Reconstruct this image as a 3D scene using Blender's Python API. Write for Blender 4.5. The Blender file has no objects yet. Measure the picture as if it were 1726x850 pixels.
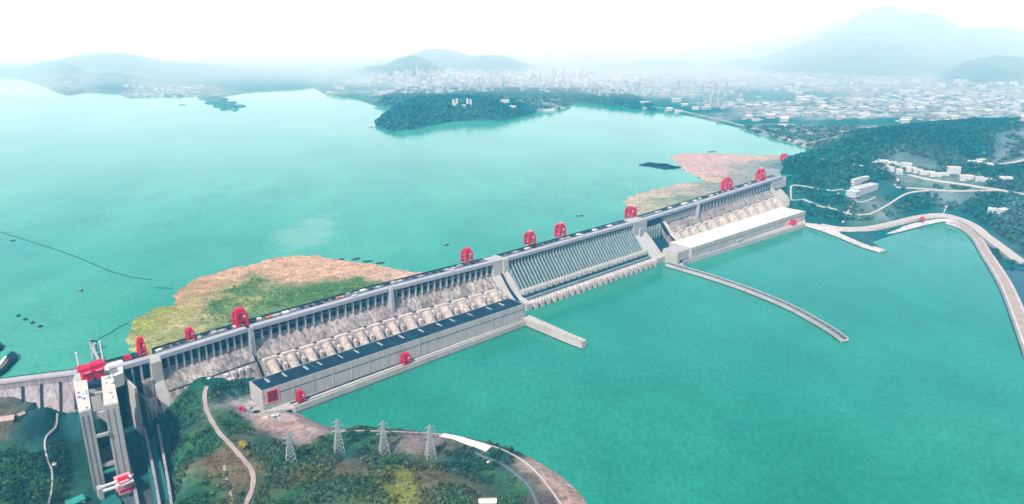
import bpy, math, random
import numpy as np
from mathutils import Vector, noise as mnoise
random.seed(7); rng = np.random.default_rng(7)
R = math.radians
scene = bpy.context.scene
COL = scene.collection

# ------------------------------------------------------------------ camera
F = 1232.0; YH = 45.0; HC = 720.0           # focal length in photo pixels, horizon row, camera height
PITCH = math.atan((425 - YH) / F); CP, SP = math.cos(PITCH), math.sin(PITCH)
cd = bpy.data.cameras.new('camera'); cam = bpy.data.objects.new('camera', cd); COL.objects.link(cam)
cam.location = (0, 0, HC); cam.rotation_euler = (R(90) - PITCH, 0, 0)
cd.sensor_width = 36; cd.lens = 36 * F / 1726; cd.clip_start = 1; cd.clip_end = 90000
scene.camera = cam

# ------------------------------------------------------------------ axis of the dam: s along it, t downstream of it
DX, DY = 0.72419203, 0.68959836; NX, NY = 0.68959836, -0.72419203
OX, OY = -545.35703448, 1416.30712985

# ------------------------------------------------------------------ world, sun, exposure
SUN_EL = 50.0
sx, sy = -.90 * DX + .32 * NX, -.90 * DY + .32 * NY
az = math.atan2(sx, sy)
w = bpy.data.worlds.new('World'); scene.world = w; w.use_nodes = True
nt = w.node_tree; bg = nt.nodes['Background']
sky = nt.nodes.new('ShaderNodeTexSky'); sky.sky_type = 'NISHITA'; sky.sun_disc = False
sky.sun_elevation = R(SUN_EL); sky.sun_rotation = az; sky.air_density = 1.0; sky.dust_density = 2.5; sky.ozone_density = 1.0
nt.links.new(sky.outputs[0], bg.inputs[0]); bg.inputs[1].default_value = 0.14
sl = bpy.data.lights.new('sun', 'SUN'); sl.energy = 4.2; sl.angle = R(1.5); sl.color = (1, .955, .88)
so = bpy.data.objects.new('sun', sl); COL.objects.link(so)
so.rotation_euler = Vector((math.sin(az) * math.cos(R(SUN_EL)), math.cos(az) * math.cos(R(SUN_EL)), math.sin(R(SUN_EL)))).to_track_quat('Z', 'Y').to_euler()
so.location = (0, 0, 3000)
vs = scene.view_settings; vs.view_transform = 'Standard'; vs.look = 'None'; vs.exposure = 1.08; vs.gamma = 1
scene.cycles.use_denoising = True; scene.cycles.max_bounces = 6; scene.cycles.volume_bounces = 1
scene.cycles.diffuse_bounces = 2; scene.cycles.glossy_bounces = 2; scene.cycles.caustics_reflective = False
scene.cycles.caustics_refractive = False

# ------------------------------------------------------------------ pixel <-> world helpers (photo pixels, a ray met with a real plane)
def ray(x, y):
    a = (x - 863) / F; b = (425 - y) / F
    return a, CP + b * SP, -SP + b * CP
def U(x, y, z=0.0):
    d = ray(x, y); k = (z - HC) / d[2]
    return d[0] * k, d[1] * k
def U3(x, y, z=0.0): a, b = U(x, y, z); return (a, b, z)
def proj(X, Y, Z):
    Z = Z - HC; c = Y * CP - Z * SP; u = Y * SP + Z * CP
    return 863 + F * X / c, 425 - F * u / c
BS = [-600, -252, -197, 0, 354, 701, 1286, 1664, 2300, 2700]
BT = [0, -.7, 1.9, -11, -9.9, 12.6, 17, 6.4, -16.4, -20]
BO = -11.0756918
def Dp(s, t, z=0.0):
    t = t + float(np.interp(s, BS, BT)) - BO
    return (OX + s * DX + t * NX, OY + s * DY + t * NY, z)
def s_at(px, z=120.0, t=0.0):
    lo, hi = -600, 2700
    for _ in range(40):
        m = (lo + hi) / 2
        if proj(*Dp(m, t, z))[0] < px: lo = m
        else: hi = m
    return (lo + hi) / 2

# ------------------------------------------------------------------ materials
M = {}; GM = .56
def mat(name, col, rough=.85, var=.12, scale=.05, metal=0, streak=0, col2=None, scale2=.01, attr=False, fine=None, bump=0, spec=.08, pattern=None, tscale=.46):
    if col: col = tuple(c * GM for c in col)
    if col2: col2 = tuple(c * GM for c in col2)
    m = bpy.data.materials.new(name); m.use_nodes = True; n = m.node_tree.nodes; l = m.node_tree.links
    b = n['Principled BSDF']; b.inputs['Roughness'].default_value = rough; b.inputs['Metallic'].default_value = metal
    b.inputs['Specular IOR Level'].default_value = spec
    g = n.new('ShaderNodeNewGeometry')
    def noise(sc, det=4, vec=None, rough_=.6):
        t = n.new('ShaderNodeTexNoise'); t.inputs['Scale'].default_value = sc; t.inputs['Detail'].default_value = det
        t.inputs['Roughness'].default_value = rough_
        l.new(vec or g.outputs['Position'], t.inputs['Vector']); return t.outputs['Fac']
    def ramp(f, a, c):
        r = n.new('ShaderNodeMapRange'); r.inputs[1].default_value = .3; r.inputs[2].default_value = .7
        r.inputs[3].default_value = a; r.inputs[4].default_value = c; l.new(f, r.inputs[0]); return r.outputs[0]
    def mul(c, f):
        x = n.new('ShaderNodeVectorMath'); x.operation = 'SCALE'; l.new(c, x.inputs[0]); l.new(f, x.inputs['Scale']); return x.outputs[0]
    if attr:
        a = n.new('ShaderNodeAttribute'); a.attribute_name = 'tint'; c = a.outputs['Color']
        tm = n.new('ShaderNodeVectorMath'); tm.operation = 'SCALE'; l.new(c, tm.inputs[0]); tm.inputs['Scale'].default_value = tscale; c = tm.outputs[0]
    else:
        a = n.new('ShaderNodeRGB'); a.outputs[0].default_value = (*col, 1); c = a.outputs[0]
    if col2:
        mx = n.new('ShaderNodeMix'); mx.data_type = 'RGBA'; l.new(ramp(noise(scale2, 5), 0, 1), mx.inputs['Factor'])
        l.new(c, mx.inputs['A']); mx.inputs['B'].default_value = (*col2, 1); c = mx.outputs['Result']
    c = mul(c, ramp(noise(scale), 1 - var, 1 + var))
    if fine: c = mul(c, ramp(noise(fine[0], 2), 1 - fine[1], 1 + fine[1]))
    if streak:                                  # rain streaks running down a face
        mp = n.new('ShaderNodeMapping'); mp.inputs['Scale'].default_value = (1, 1, .06); l.new(g.outputs['Position'], mp.inputs[0])
        c = mul(c, ramp(noise(.16, 5, mp.outputs[0]), 1 - streak, 1 + streak * .35))
    if pattern: c = pattern(n, l, g, c, mul)
    l.new(c, b.inputs['Base Color'])
    if bump:
        bp = n.new('ShaderNodeBump'); bp.inputs['Strength'].default_value = bump; bp.inputs['Distance'].default_value = 1
        l.new(noise(scale * 3, 5), bp.inputs['Height']); l.new(bp.outputs[0], b.inputs['Normal'])
    M[name] = m; return m
def joints(step, dark=.72, zstep=None):
    """construction joints / storeys: thin dark lines each «step» metres along the dam axis and «zstep» up"""
    def f(n, l, g, c, mul):
        def line(vec, st, w_):
            d = n.new('ShaderNodeVectorMath'); d.operation = 'DOT_PRODUCT'; d.inputs[1].default_value = vec; l.new(g.outputs['Position'], d.inputs[0])
            a = n.new('ShaderNodeMath'); a.operation = 'DIVIDE'; a.inputs[1].default_value = st; l.new(d.outputs['Value'], a.inputs[0])
            b = n.new('ShaderNodeMath'); b.operation = 'FRACT'; l.new(a.outputs[0], b.inputs[0])
            q = n.new('ShaderNodeMath'); q.operation = 'LESS_THAN'; q.inputs[1].default_value = w_; l.new(b.outputs[0], q.inputs[0])
            r = n.new('ShaderNodeMapRange'); r.inputs[3].default_value = 1; r.inputs[4].default_value = dark; l.new(q.outputs[0], r.inputs[0]); return r.outputs[0]
        c = mul(c, line((DX, DY, 0), step, .07))
        if zstep: c = mul(c, line((0, 0, 1), zstep, .12))
        return c
    return f
def windows(su, sz, glass=(.10, .14, .17)):
    def f(n, l, g, c, mul):
        tc = n.new('ShaderNodeTexCoord'); sp = n.new('ShaderNodeSeparateXYZ'); l.new(tc.outputs['Object'], sp.inputs[0])
        ad = n.new('ShaderNodeMath'); ad.operation = 'ADD'; l.new(sp.outputs[0], ad.inputs[0]); l.new(sp.outputs[1], ad.inputs[1])
        def fr(o, s, t0):
            a = n.new('ShaderNodeMath'); a.operation = 'DIVIDE'; a.inputs[1].default_value = s; l.new(o, a.inputs[0])
            b = n.new('ShaderNodeMath'); b.operation = 'FRACT'; l.new(a.outputs[0], b.inputs[0])
            q = n.new('ShaderNodeMath'); q.operation = 'GREATER_THAN'; q.inputs[1].default_value = t0; l.new(b.outputs[0], q.inputs[0]); return q.outputs[0]
        k = n.new('ShaderNodeMath'); k.operation = 'MULTIPLY'; l.new(fr(ad.outputs[0], su, .5), k.inputs[0]); l.new(fr(sp.outputs[2], sz, .55), k.inputs[1])
        sn = n.new('ShaderNodeSeparateXYZ'); l.new(g.outputs['Normal'], sn.inputs[0])
        lt = n.new('ShaderNodeMath'); lt.operation = 'LESS_THAN'; lt.inputs[1].default_value = .5; l.new(sn.outputs[2], lt.inputs[0])
        k2 = n.new('ShaderNodeMath'); k2.operation = 'MULTIPLY'; l.new(k.outputs[0], k2.inputs[0]); l.new(lt.outputs[0], k2.inputs[1])
        mx = n.new('ShaderNodeMix'); mx.data_type = 'RGBA'; l.new(k2.outputs[0], mx.inputs['Factor']); l.new(c, mx.inputs['A']); mx.inputs['B'].default_value = (*glass, 1)
        return mx.outputs['Result']
    return f
mat('concrete', (.46, .45, .43), var=.10, scale=.03, streak=.15, fine=(.4, .10))
mat('deck_concrete', (.38, .37, .41), var=.10, scale=.04, fine=(.3, .10))
mat('beam_concrete', (.36, .37, .42), var=.08, scale=.03, fine=(.3, .08))
mat('face_concrete', (.50, .45, .41), var=.28, scale=.035, streak=.75, col2=(.27, .23, .23), scale2=.02, fine=(.35, .22), pattern=joints(21, .62))
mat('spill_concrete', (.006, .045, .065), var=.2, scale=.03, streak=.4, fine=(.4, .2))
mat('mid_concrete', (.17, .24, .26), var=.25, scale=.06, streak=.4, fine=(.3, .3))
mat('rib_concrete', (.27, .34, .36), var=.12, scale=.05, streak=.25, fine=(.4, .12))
mat('penstock_concrete', (.60, .53, .47), var=.2, scale=.06, streak=.45, col2=(.34, .29, .26), scale2=.06, fine=(.3, .3))
mat('block_concrete', (.60, .53, .50), var=.2, scale=.07, streak=.3, fine=(.3, .28))
mat('wall_concrete', (.44, .43, .41), var=.09, scale=.03, streak=.16, fine=(.4, .08), pattern=joints(26, .86))
mat('old_concrete', (.40, .36, .37), var=.18, scale=.03, streak=.40, col2=(.28, .26, .30), scale2=.015, fine=(.3, .15), pattern=joints(22, .6))
mat('tower_concrete', (.36, .36, .36), var=.08, scale=.03, streak=.2, fine=(.4, .07))
mat('tower_roof', (.56, .52, .47), var=.12, scale=.12, fine=(.5, .15))
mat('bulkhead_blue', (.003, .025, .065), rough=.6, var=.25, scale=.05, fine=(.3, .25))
mat('roof_dark', (.008, .026, .05), rough=.7, var=.25, scale=.04, fine=(.3, .3), pattern=joints(46, 1.9))
mat('roof_white', (.66, .61, .54), rough=.7, var=.04, scale=.04, fine=(.3, .04))
mat('dark_steel', (.02, .03, .045), rough=.6, var=.3, scale=.3)
mat('grey_steel', (.34, .37, .38), rough=.5, var=.2, scale=.3)
mat('white_paint', (.70, .70, .69), rough=.5, var=.06, scale=.3)
mat('red_paint', (.60, .001, .055), rough=.45, var=.14, scale=.2, fine=(.6, .12))
mat('red_dark', (.22, .004, .03), rough=.6, var=.14, scale=.2)
mat('pink_paint', (.80, .30, .33), rough=.5, var=.1, scale=.3)
mat('orange_paint', (.75, .28, .05), rough=.5, var=.1, scale=.3)
mat('glass', (.05, .08, .10), rough=.15, var=.1, scale=.3, spec=.5)
mat('water_green', (.02, .14, .13), rough=.1)
mat('timber', (.16, .12, .09), var=.3, scale=.5)
mat('road', (.44, .40, .37), var=.12, scale=.05, fine=(.4, .12))
mat('dirt_road', (.36, .285, .26), var=.15, scale=.05, fine=(.4, .15))
mat('asphalt', (.12, .14, .17), var=.2, scale=.1, fine=(.4, .2))
mat('stone_quay', (.58, .53, .51), var=.16, scale=.05, streak=.2, fine=(.25, .22))
mat('quay_rubble', (.50, .47, .46), var=.3, scale=.08, fine=(.15, .35))
mat('white_slab', (.86, .78, .68), var=.07, scale=.08, fine=(.4, .08))
mat('terrain', None, attr=True, var=.22, scale=.02, fine=(.12, .38), bump=.3)
mat('far_terrain', None, attr=True, var=.25, scale=.004, fine=(.02, .4))
mat('leaves', None, attr=True, tscale=.44, var=.15, scale=.08, rough=.8)
mat('debris', None, attr=True, var=.2, scale=.03, fine=(.2, .5), bump=.25, tscale=.36)
mat('trunk', (.10, .08, .06), var=.2, scale=.5)
mat('town_white', (.40, .40, .40), var=.08, scale=.05, pattern=windows(7.5, 6.5))
mat('town_cream', (.38, .32, .29), var=.08, scale=.05, pattern=windows(9, 7))
mat('town_blue', (.28, .33, .38), var=.08, scale=.05, pattern=windows(7, 8))
mat('house_white', (.50, .50, .49), var=.06, scale=.05, pattern=windows(5, 4.2))
mat('roof_tile', (.40, .30, .27), var=.2, scale=.2)
mat('roof_grey', (.50, .50, .50), var=.15, scale=.2)
mat('roof_green', (.03, .28, .22), var=.1, scale=.2)

def water_mat(name, deep, silt, foam=False, plume_at=None):
    m = bpy.data.materials.new(name); m.use_nodes = True; n = m.node_tree.nodes; l = m.node_tree.links
    b = n['Principled BSDF']; b.inputs['IOR'].default_value = 1.33; b.inputs['Roughness'].default_value = .10; b.inputs['Specular IOR Level'].default_value = .18
    g = n.new('ShaderNodeNewGeometry')
    def noise(sc, det, mp=None, r=.6):
        t = n.new('ShaderNodeTexNoise'); t.inputs['Scale'].default_value = sc; t.inputs['Detail'].default_value = det; t.inputs['Roughness'].default_value = r
        v = g.outputs['Position']
        if mp:
            q = n.new('ShaderNodeMapping'); q.inputs['Scale'].default_value = mp; l.new(v, q.inputs[0]); v = q.outputs[0]
        l.new(v, t.inputs['Vector']); return t.outputs['Fac']
    def rng_(f, a, c, x0=.3, x1=.7):
        r = n.new('ShaderNodeMapRange'); r.inputs[1].default_value = x0; r.inputs[2].default_value = x1; r.inputs[3].default_value = a; r.inputs[4].default_value = c
        l.new(f, r.inputs[0]); return r.outputs[0]
    def mix(f, A, B):
        x = n.new('ShaderNodeMix'); x.data_type = 'RGBA'; l.new(f, x.inputs['Factor'])
        if isinstance(A, tuple): x.inputs['A'].default_value = (*A, 1)
        else: l.new(A, x.inputs['A'])
        x.inputs['B'].default_value = (*B, 1); return x.outputs['Result']
    c = mix(rng_(noise(.0022, 5, (1, .6, 1)), 0, 1), deep, silt)
    s = n.new('ShaderNodeVectorMath'); s.operation = 'SCALE'; l.new(c, s.inputs[0]); l.new(rng_(noise(.13, 5, (1, .5, 1), .75), .72, 1.28), s.inputs['Scale']); c = s.outputs[0]
    s2 = n.new('ShaderNodeVectorMath'); s2.operation = 'SCALE'; l.new(c, s2.inputs[0]); l.new(rng_(noise(.005, 6, (1, .7, 1), .7), .84, 1.14), s2.inputs['Scale']); c = s2.outputs[0]
    if plume_at:                                 # a drifting patch of stirred-up silt
        q = n.new('ShaderNodeVectorMath'); q.operation = 'SUBTRACT'; l.new(g.outputs['Position'], q.inputs[0]); q.inputs[1].default_value = (*plume_at, 100)
        q1 = n.new('ShaderNodeMapping'); q1.vector_type = 'POINT'; q1.inputs['Rotation'].default_value = (0, 0, R(14)); q1.inputs['Scale'].default_value = (1 / 95, 1 / 230, 0); l.new(q.outputs[0], q1.inputs[0])
        q2 = n.new('ShaderNodeVectorMath'); q2.operation = 'LENGTH'; l.new(q1.outputs[0], q2.inputs[0])
        q3 = n.new('ShaderNodeMath'); q3.operation = 'ADD'; l.new(q2.outputs['Value'], q3.inputs[0]); l.new(rng_(noise(.012, 6, None, .7), -.5, .5), q3.inputs[1])
        c = mix(rng_(q3.outputs[0], .55, 0, .55, 1.0), c, (.10, .21, .16))
    if foam:
        mk = rng_(noise(.07, 6, None, .75), 0, 1, .66, .73)
        mk2 = rng_(noise(.006, 2), 0, .5, .56, .66)
        q = n.new('ShaderNodeMath'); q.operation = 'MULTIPLY'; l.new(mk, q.inputs[0]); l.new(mk2, q.inputs[1]); c = mix(q.outputs[0], c, (.45, .62, .58))
    l.new(c, b.inputs['Base Color'])
    bp = n.new('ShaderNodeBump'); bp.inputs['Strength'].default_value = .16; bp.inputs['Distance'].default_value = 1
    l.new(noise(.12, 6, (.6, 1, 1), .7), bp.inputs['Height']); l.new(bp.outputs[0], b.inputs['Normal'])
    M[name] = m
water_mat('water_down', (.006, .108, .076), (.014, .132, .096), True)
water_mat('water_up', (.008, .125, .082), (.034, .175, .118), plume_at=U(516, 394, 100))

# ------------------------------------------------------------------ mesh builder
class MB:
    def __init__(s): s.v = []; s.f = []
    def add(s, vs, fs):
        o = len(s.v); s.v += [tuple(p) for p in vs]; s.f += [tuple(i + o for i in f) for f in fs]; return s
    def hexa(s, b, t):
        """b, t: four corner points each, counter-clockwise seen from above"""
        return s.add(list(b) + list(t), [(3, 2, 1, 0), (4, 5, 6, 7), (0, 1, 5, 4), (1, 2, 6, 5), (2, 3, 7, 6), (3, 0, 4, 7)])
    def box(s, x0, x1, y0, y1, z0, z1):
        q = [(x0, y0), (x1, y0), (x1, y1), (x0, y1)]
        return s.hexa([(x, y, z0) for x, y in q], [(x, y, z1) for x, y in q])
    def dbox(s, s0, s1, t0, t1, z0, z1, taper=0):
        """a box in dam coordinates"""
        q = [(s0, t1), (s1, t1), (s1, t0), (s0, t0)]
        k = taper
        q2 = [(s0 + k, t1 - k), (s1 - k, t1 - k), (s1 - k, t0 + k), (s0 + k, t0 + k)]
        return s.hexa([Dp(a, b, z0) for a, b in q], [Dp(a, b, z1) for a, b in q2])
    def prism(s, poly, z0, z1):
        a = sum(poly[i][0] * poly[(i + 1) % len(poly)][1] - poly[(i + 1) % len(poly)][0] * poly[i][1] for i in range(len(poly)))
        if a < 0: poly = poly[::-1]
        n = len(poly)
        return s.add([(x, y, z0) for x, y in poly] + [(x, y, z1) for x, y in poly],
                     [tuple(range(n))[::-1], tuple(range(n, 2 * n))] + [(i, (i + 1) % n, n + (i + 1) % n, n + i) for i in range(n)])
    def profile(s, prof, s0, s1, nseg=1):
        """closed (t, z) profile swept along the dam from s0 to s1"""
        n = len(prof); ss = np.linspace(s0, s1, nseg + 1); vs = []
        for a in ss: vs += [Dp(a, t, z) for t, z in prof]
        fs = [tuple(range(n)), tuple(range(nseg * n, nseg * n + n))[::-1]]
        for k in range(nseg):
            for i in range(n):
                j = (i + 1) % n; fs.append((k * n + i, (k + 1) * n + i, (k + 1) * n + j, k * n + j))
        return s.add(vs, fs)
    def bar(s, a, b, w_, h=None):
        a = Vector(a); b = Vector(b); d = (b - a); h = h or w_
        u = d.cross(Vector((0, 0, 1)));
        if u.length < 1e-4 * d.length: u = Vector((1, 0, 0))
        u.normalize(); v = d.cross(u).normalized()
        u = u * w_ / 2; v = v * h / 2
        return s.add([a - u - v, a + u - v, a + u + v, a - u + v, b - u - v, b + u - v, b + u + v, b - u + v],
                     [(0, 1, 2, 3), (7, 6, 5, 4), (0, 4, 5, 1), (1, 5, 6, 2), (2, 6, 7, 3), (3, 7, 4, 0)])
    def cyl(s, a, b, r0, r1=None, n=12, rot=0):
        a = Vector(a); b = Vector(b); r1 = r0 if r1 is None else r1; d = (b - a).normalized()
        u = d.cross(Vector((0, 0, 1)))
        if u.length < 1e-4: u = Vector((1, 0, 0))
        u.normalize(); v = d.cross(u)
        vs = []
        for c, r in ((a, r0), (b, r1)):
            vs += [c + (u * math.cos(2 * math.pi * i / n + rot) + v * math.sin(2 * math.pi * i / n + rot)) * r for i in range(n)]
        return s.add(vs, [tuple(range(n)), tuple(range(n, 2 * n))[::-1]] + [(i, i + n, (i + 1) % n + n, (i + 1) % n) for i in range(n)])
    def gable(s, x0, x1, y0, y1, z, h, o=.6):
        return s.add([(x0 - o, y0 - o, z), (x1 + o, y0 - o, z), (x1 + o, y1 + o, z), (x0 - o, y1 + o, z), (x0 - o, (y0 + y1) / 2, z + h), (x1 + o, (y0 + y1) / 2, z + h)],
                     [(3, 2, 1, 0), (0, 1, 5, 4), (2, 3, 4, 5), (0, 4, 3), (1, 2, 5)])
    def build(s, name, m, parent=None, smooth=False):
        me = bpy.data.meshes.new(name); vs = s.v; off = wloc(parent) if parent else None
        if off is not None: vs = [(x - off[0], y - off[1], z - off[2]) for x, y, z in vs]
        me.from_pydata(vs, [], s.f); me.materials.append(M[m] if isinstance(m, str) else m)
        if smooth: me.polygons.foreach_set('use_smooth', [True] * len(me.polygons))
        me.update(); fixn(me)
        o = bpy.data.objects.new(name, me); COL.objects.link(o)
        if parent: o.parent = parent
        return o
def fixn(me):
    import bmesh
    b = bmesh.new(); b.from_mesh(me); bmesh.ops.recalc_face_normals(b, faces=b.faces); b.to_mesh(me); b.free()
def wloc(o):
    x = Vector((0, 0, 0))
    while o: x += o.location; o = o.parent
    return x
def tag(o, label=None, cat=None, group=None, kind=None):
    if label: o['label'] = label
    if cat: o['category'] = cat
    if group: o['group'] = group
    if kind: o['kind'] = kind
    return o
def thing(name, label, cat, loc=(0, 0, 0), rot=0, group=None):
    o = bpy.data.objects.new(name, None); COL.objects.link(o); o.location = loc; o.rotation_euler = (0, 0, rot)
    o.empty_display_size = 5
    return tag(o, label, cat, group)
def kids(o, allo): return [c for c in allo if c.parent == o]
def copy_tree(o, loc, rot, label, parent=None):
    c = o.copy(); COL.objects.link(c)
    if parent: c.parent = parent
    else:
        c.location = loc; c.rotation_euler = (0, 0, rot)
        if label: c['label'] = label
    for ch in list(o.children): copy_tree(ch, None, None, None, c)
    return c
def fastmesh(name, V, Fq, m, tint=None, nv=4):
    me = bpy.data.meshes.new(name); V = np.asarray(V, np.float32); Fq = np.asarray(Fq, np.int32)
    me.vertices.add(len(V)); me.vertices.foreach_set('co', V.ravel())
    me.loops.add(Fq.size); me.loops.foreach_set('vertex_index', Fq.ravel())
    me.polygons.add(len(Fq)); me.polygons.foreach_set('loop_start', np.arange(0, Fq.size, nv, dtype=np.int32))
    me.polygons.foreach_set('loop_total', np.full(len(Fq), nv, np.int32))
    if tint is not None:
        a = me.color_attributes.new('tint', 'FLOAT_COLOR', 'POINT')
        a.data.foreach_set('color', np.concatenate([np.asarray(tint, np.float32), np.ones((len(V), 1), np.float32)], 1).ravel())
    me.materials.append(M[m]); me.update(calc_edges=True); me.validate()
    o = bpy.data.objects.new(name, me); COL.objects.link(o); return o

# ------------------------------------------------------------------ noise and terrain functions
def _hash(i, j, k): 
    h = (i * 374761393 + j * 668265263 + k * 974634777) & 0xffffffff
    h = ((h ^ (h >> 13)) * 1274126177) & 0xffffffff
    return ((h ^ (h >> 16)) & 0xffff) / 65535.0
def vnoise(X, Y, k=0):
    X = np.asarray(X, float); Y = np.asarray(Y, float)
    i = np.floor(X).astype(np.int64); j = np.floor(Y).astype(np.int64); fx = X - i; fy = Y - j
    fx = fx * fx * (3 - 2 * fx); fy = fy * fy * (3 - 2 * fy)
    a = _hash(i, j, k); b = _hash(i + 1, j, k); c = _hash(i, j + 1, k); d = _hash(i + 1, j + 1, k)
    return (a * (1 - fx) + b * fx) * (1 - fy) + (c * (1 - fx) + d * fx) * fy
def fbm(X, Y, sc, oct=4, k=0):
    s = 0; a = .5
    for o in range(oct): s = s + a * vnoise(np.asarray(X) / sc, np.asarray(Y) / sc, k + o); a *= .5; sc /= 2.03
    return s
def segdist(X, Y, poly, closed=True):
    n = len(poly); out = []
    for i in range(n if closed else n - 1):
        ax, ay = poly[i][:2]; bx, by = poly[(i + 1) % n][:2]; dx, dy = bx - ax, by - ay
        t = np.clip(((X - ax) * dx + (Y - ay) * dy) / (dx * dx + dy * dy + 1e-9), 0, 1)
        out.append(np.hypot(X - ax - t * dx, Y - ay - t * dy))
    return out
def inside(X, Y, poly):
    r = np.zeros(np.shape(X), bool); n = len(poly)
    for i in range(n):
        ax, ay = poly[i][:2]; bx, by = poly[(i + 1) % n][:2]
        c = ((ay > Y) != (by > Y)) & (X < (bx - ax) * (Y - ay) / (by - ay + 1e-12) + ax); r ^= c
    return r
def idw(X, Y, ctl, val, fan=False, p=2.0):
    """smooth interpolation of control values"""
    C = np.array(ctl, float); val = np.array(val, float); X = np.asarray(X, float); Y = np.asarray(Y, float); sh = X.shape
    x = X.ravel(); y = Y.ravel(); cx, cy = C[:, 0], C[:, 1]
    if fan: x, y = x / y, np.log(y); cx, cy = cx / cy, np.log(cy); e = .012
    else: e = 18.0
    W = 0; S = 0
    for i in range(len(C)):
        wgt = 1 / ((x - cx[i]) ** 2 + (y - cy[i]) ** 2 + e * e) ** p
        W = W + wgt; S = S + (wgt[:, None] * val[i] if val.ndim > 1 else wgt * val[i])
    S = S / (W[:, None] if val.ndim > 1 else W)
    return S.reshape(sh + (val.shape[1:] if val.ndim > 1 else ()))

# --- near bank (left, downstream)
NSH = [U(*p) for p in [(470, 672), (488, 688), (505, 698), (522, 708), (545, 718), (575, 723), (610, 722), (660, 723), (700, 726), (740, 731), (790, 738), (830, 748), (865, 759), (900, 774), (935, 795), (960, 815), (980, 835), (1000, 865), (1015, 900)]]
NPOLY = NSH + [(100, 860), (-1500, 860), (-1500, 1700), (-800, 1500)] + [Dp(s, -10)[:2] for s in (-420, -200, -30)] + [Dp(-25, 60)[:2], Dp(700, 60)[:2], Dp(700, 135)[:2], Dp(-40, 135)[:2]]
NC = [(0, 665, 96), (60, 686, 84), (130, 695, 66), (-60, 660, 110), (20, 710, 80), (0, 760, 62), (60, 760, 45), (60, 845, 30), (0, 845, 42), (120, 845, 8), (150, 800, 4), (130, 740, 22), (210, 760, 4), (240, 840, 3), (250, 745, 4), (255, 780, 2), (270, 805, 2), (235, 722, 4), (285, 830, 3), (226, 745, 3), (268, 760, 4), (272, 735, 5), (210, 800, 2), (298, 848, 14), (215, 700, 20),
      (290, 720, 12), (300, 694, 34), (322, 662, 52), (348, 640, 62), (385, 625, 62), (425, 607, 58), (440, 622, 30), (430, 640, 14), (395, 650, 24), (400, 680, 14), (440, 700, 13), (360, 690, 42), (330, 720, 40), (320, 780, 36), (310, 845, 30),
      (390, 745, 34), (430, 800, 38), (420, 845, 38), (480, 715, 12), (460, 760, 26), (520, 745, 13), (570, 762, 16), (650, 770, 18), (725, 775, 18), (800, 765, 14), (520, 810, 36), (620, 810, 38), (700, 820, 36), (600, 845, 42), (780, 820, 28), (850, 800, 15), (900, 820, 12), (850, 848, 16), (940, 845, 11)]
NCW = [U(a, b, c) for a, b, c in NC]; NCZ = [c for a, b, c in NC]
def h_near(X, Y):
    X = np.asarray(X, float); Y = np.asarray(Y, float)
    h = idw(X, Y, NCW, NCZ) + (fbm(X, Y, 60, 4) - .47) * 9 + (fbm(X, Y, 14, 2, 9) - .37) * 2.0
    d = np.min(segdist(X, Y, NSH, False), axis=0); ins = inside(X, Y, NPOLY)
    h = np.where(ins, np.minimum(h, .8 + .42 * d), -np.minimum(6, .5 * d + .3))
    return h
# --- right bank and the whole far side of the lake
ab = Dp(2330, -40)[:2]; ab2 = Dp(2330, 40)[:2]
FSH = [(p, 100) for p in [(-700, 118), (-300, 120), (0, 127), (30, 133), (62, 142), (100, 158), (112, 161), (150, 155), (195, 158), (215, 165), (245, 163), (300, 164), (332, 162), (334, 168), (348, 170), (344, 175), (362, 176), (358, 181), (374, 182), (370, 187), (384, 185), (396, 189), (404, 185), (398, 182), (416, 180), (412, 177), (396, 178), (400, 172), (382, 173), (386, 167), (372, 165), (390, 160), (440, 154), (500, 151), (528, 148), (545, 158), (600, 167), (640, 181), (668, 176), (655, 190), (632, 208), (636, 216), (660, 222), (700, 218), (722, 213), (760, 206), (800, 203), (850, 204), (880, 196), (915, 188), (950, 184), (962, 176), (966, 172), (1010, 177), (1060, 183), (1100, 188), (1150, 193), (1200, 204), (1240, 214), (1290, 230), (1330, 241), (1362, 251), (1352, 262), (1330, 268), (1318, 276), (1322, 288)]]
FSW = [(*U(p[0], p[1], l), l) for p, l in FSH]
DSH = [(p, 0) for p in [(1345, 379), (1365, 382), (1400, 394), (1440, 412), (1470, 424), (1488, 420), (1470, 408), (1500, 398), (1540, 382), (1590, 372), (1620, 376), (1650, 396), (1668, 425), (1684, 440), (1690, 452), (1700, 448), (1724, 452), (1760, 480), (1850, 560)]]
DSW = [(*U(p[0], p[1], l), l) for p, l in DSH]
EDGE = [(*ab, 108), (*ab2, 60), (*Dp(2120, 150)[:2], 12)]
FPOLY = FSW + EDGE + DSW + [(6000, 1200, 0), (60000, 1200, 0), (60000, 60000, 0), (-60000, 60000, 0), (-60000, FSW[0][1], 0)]
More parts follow.
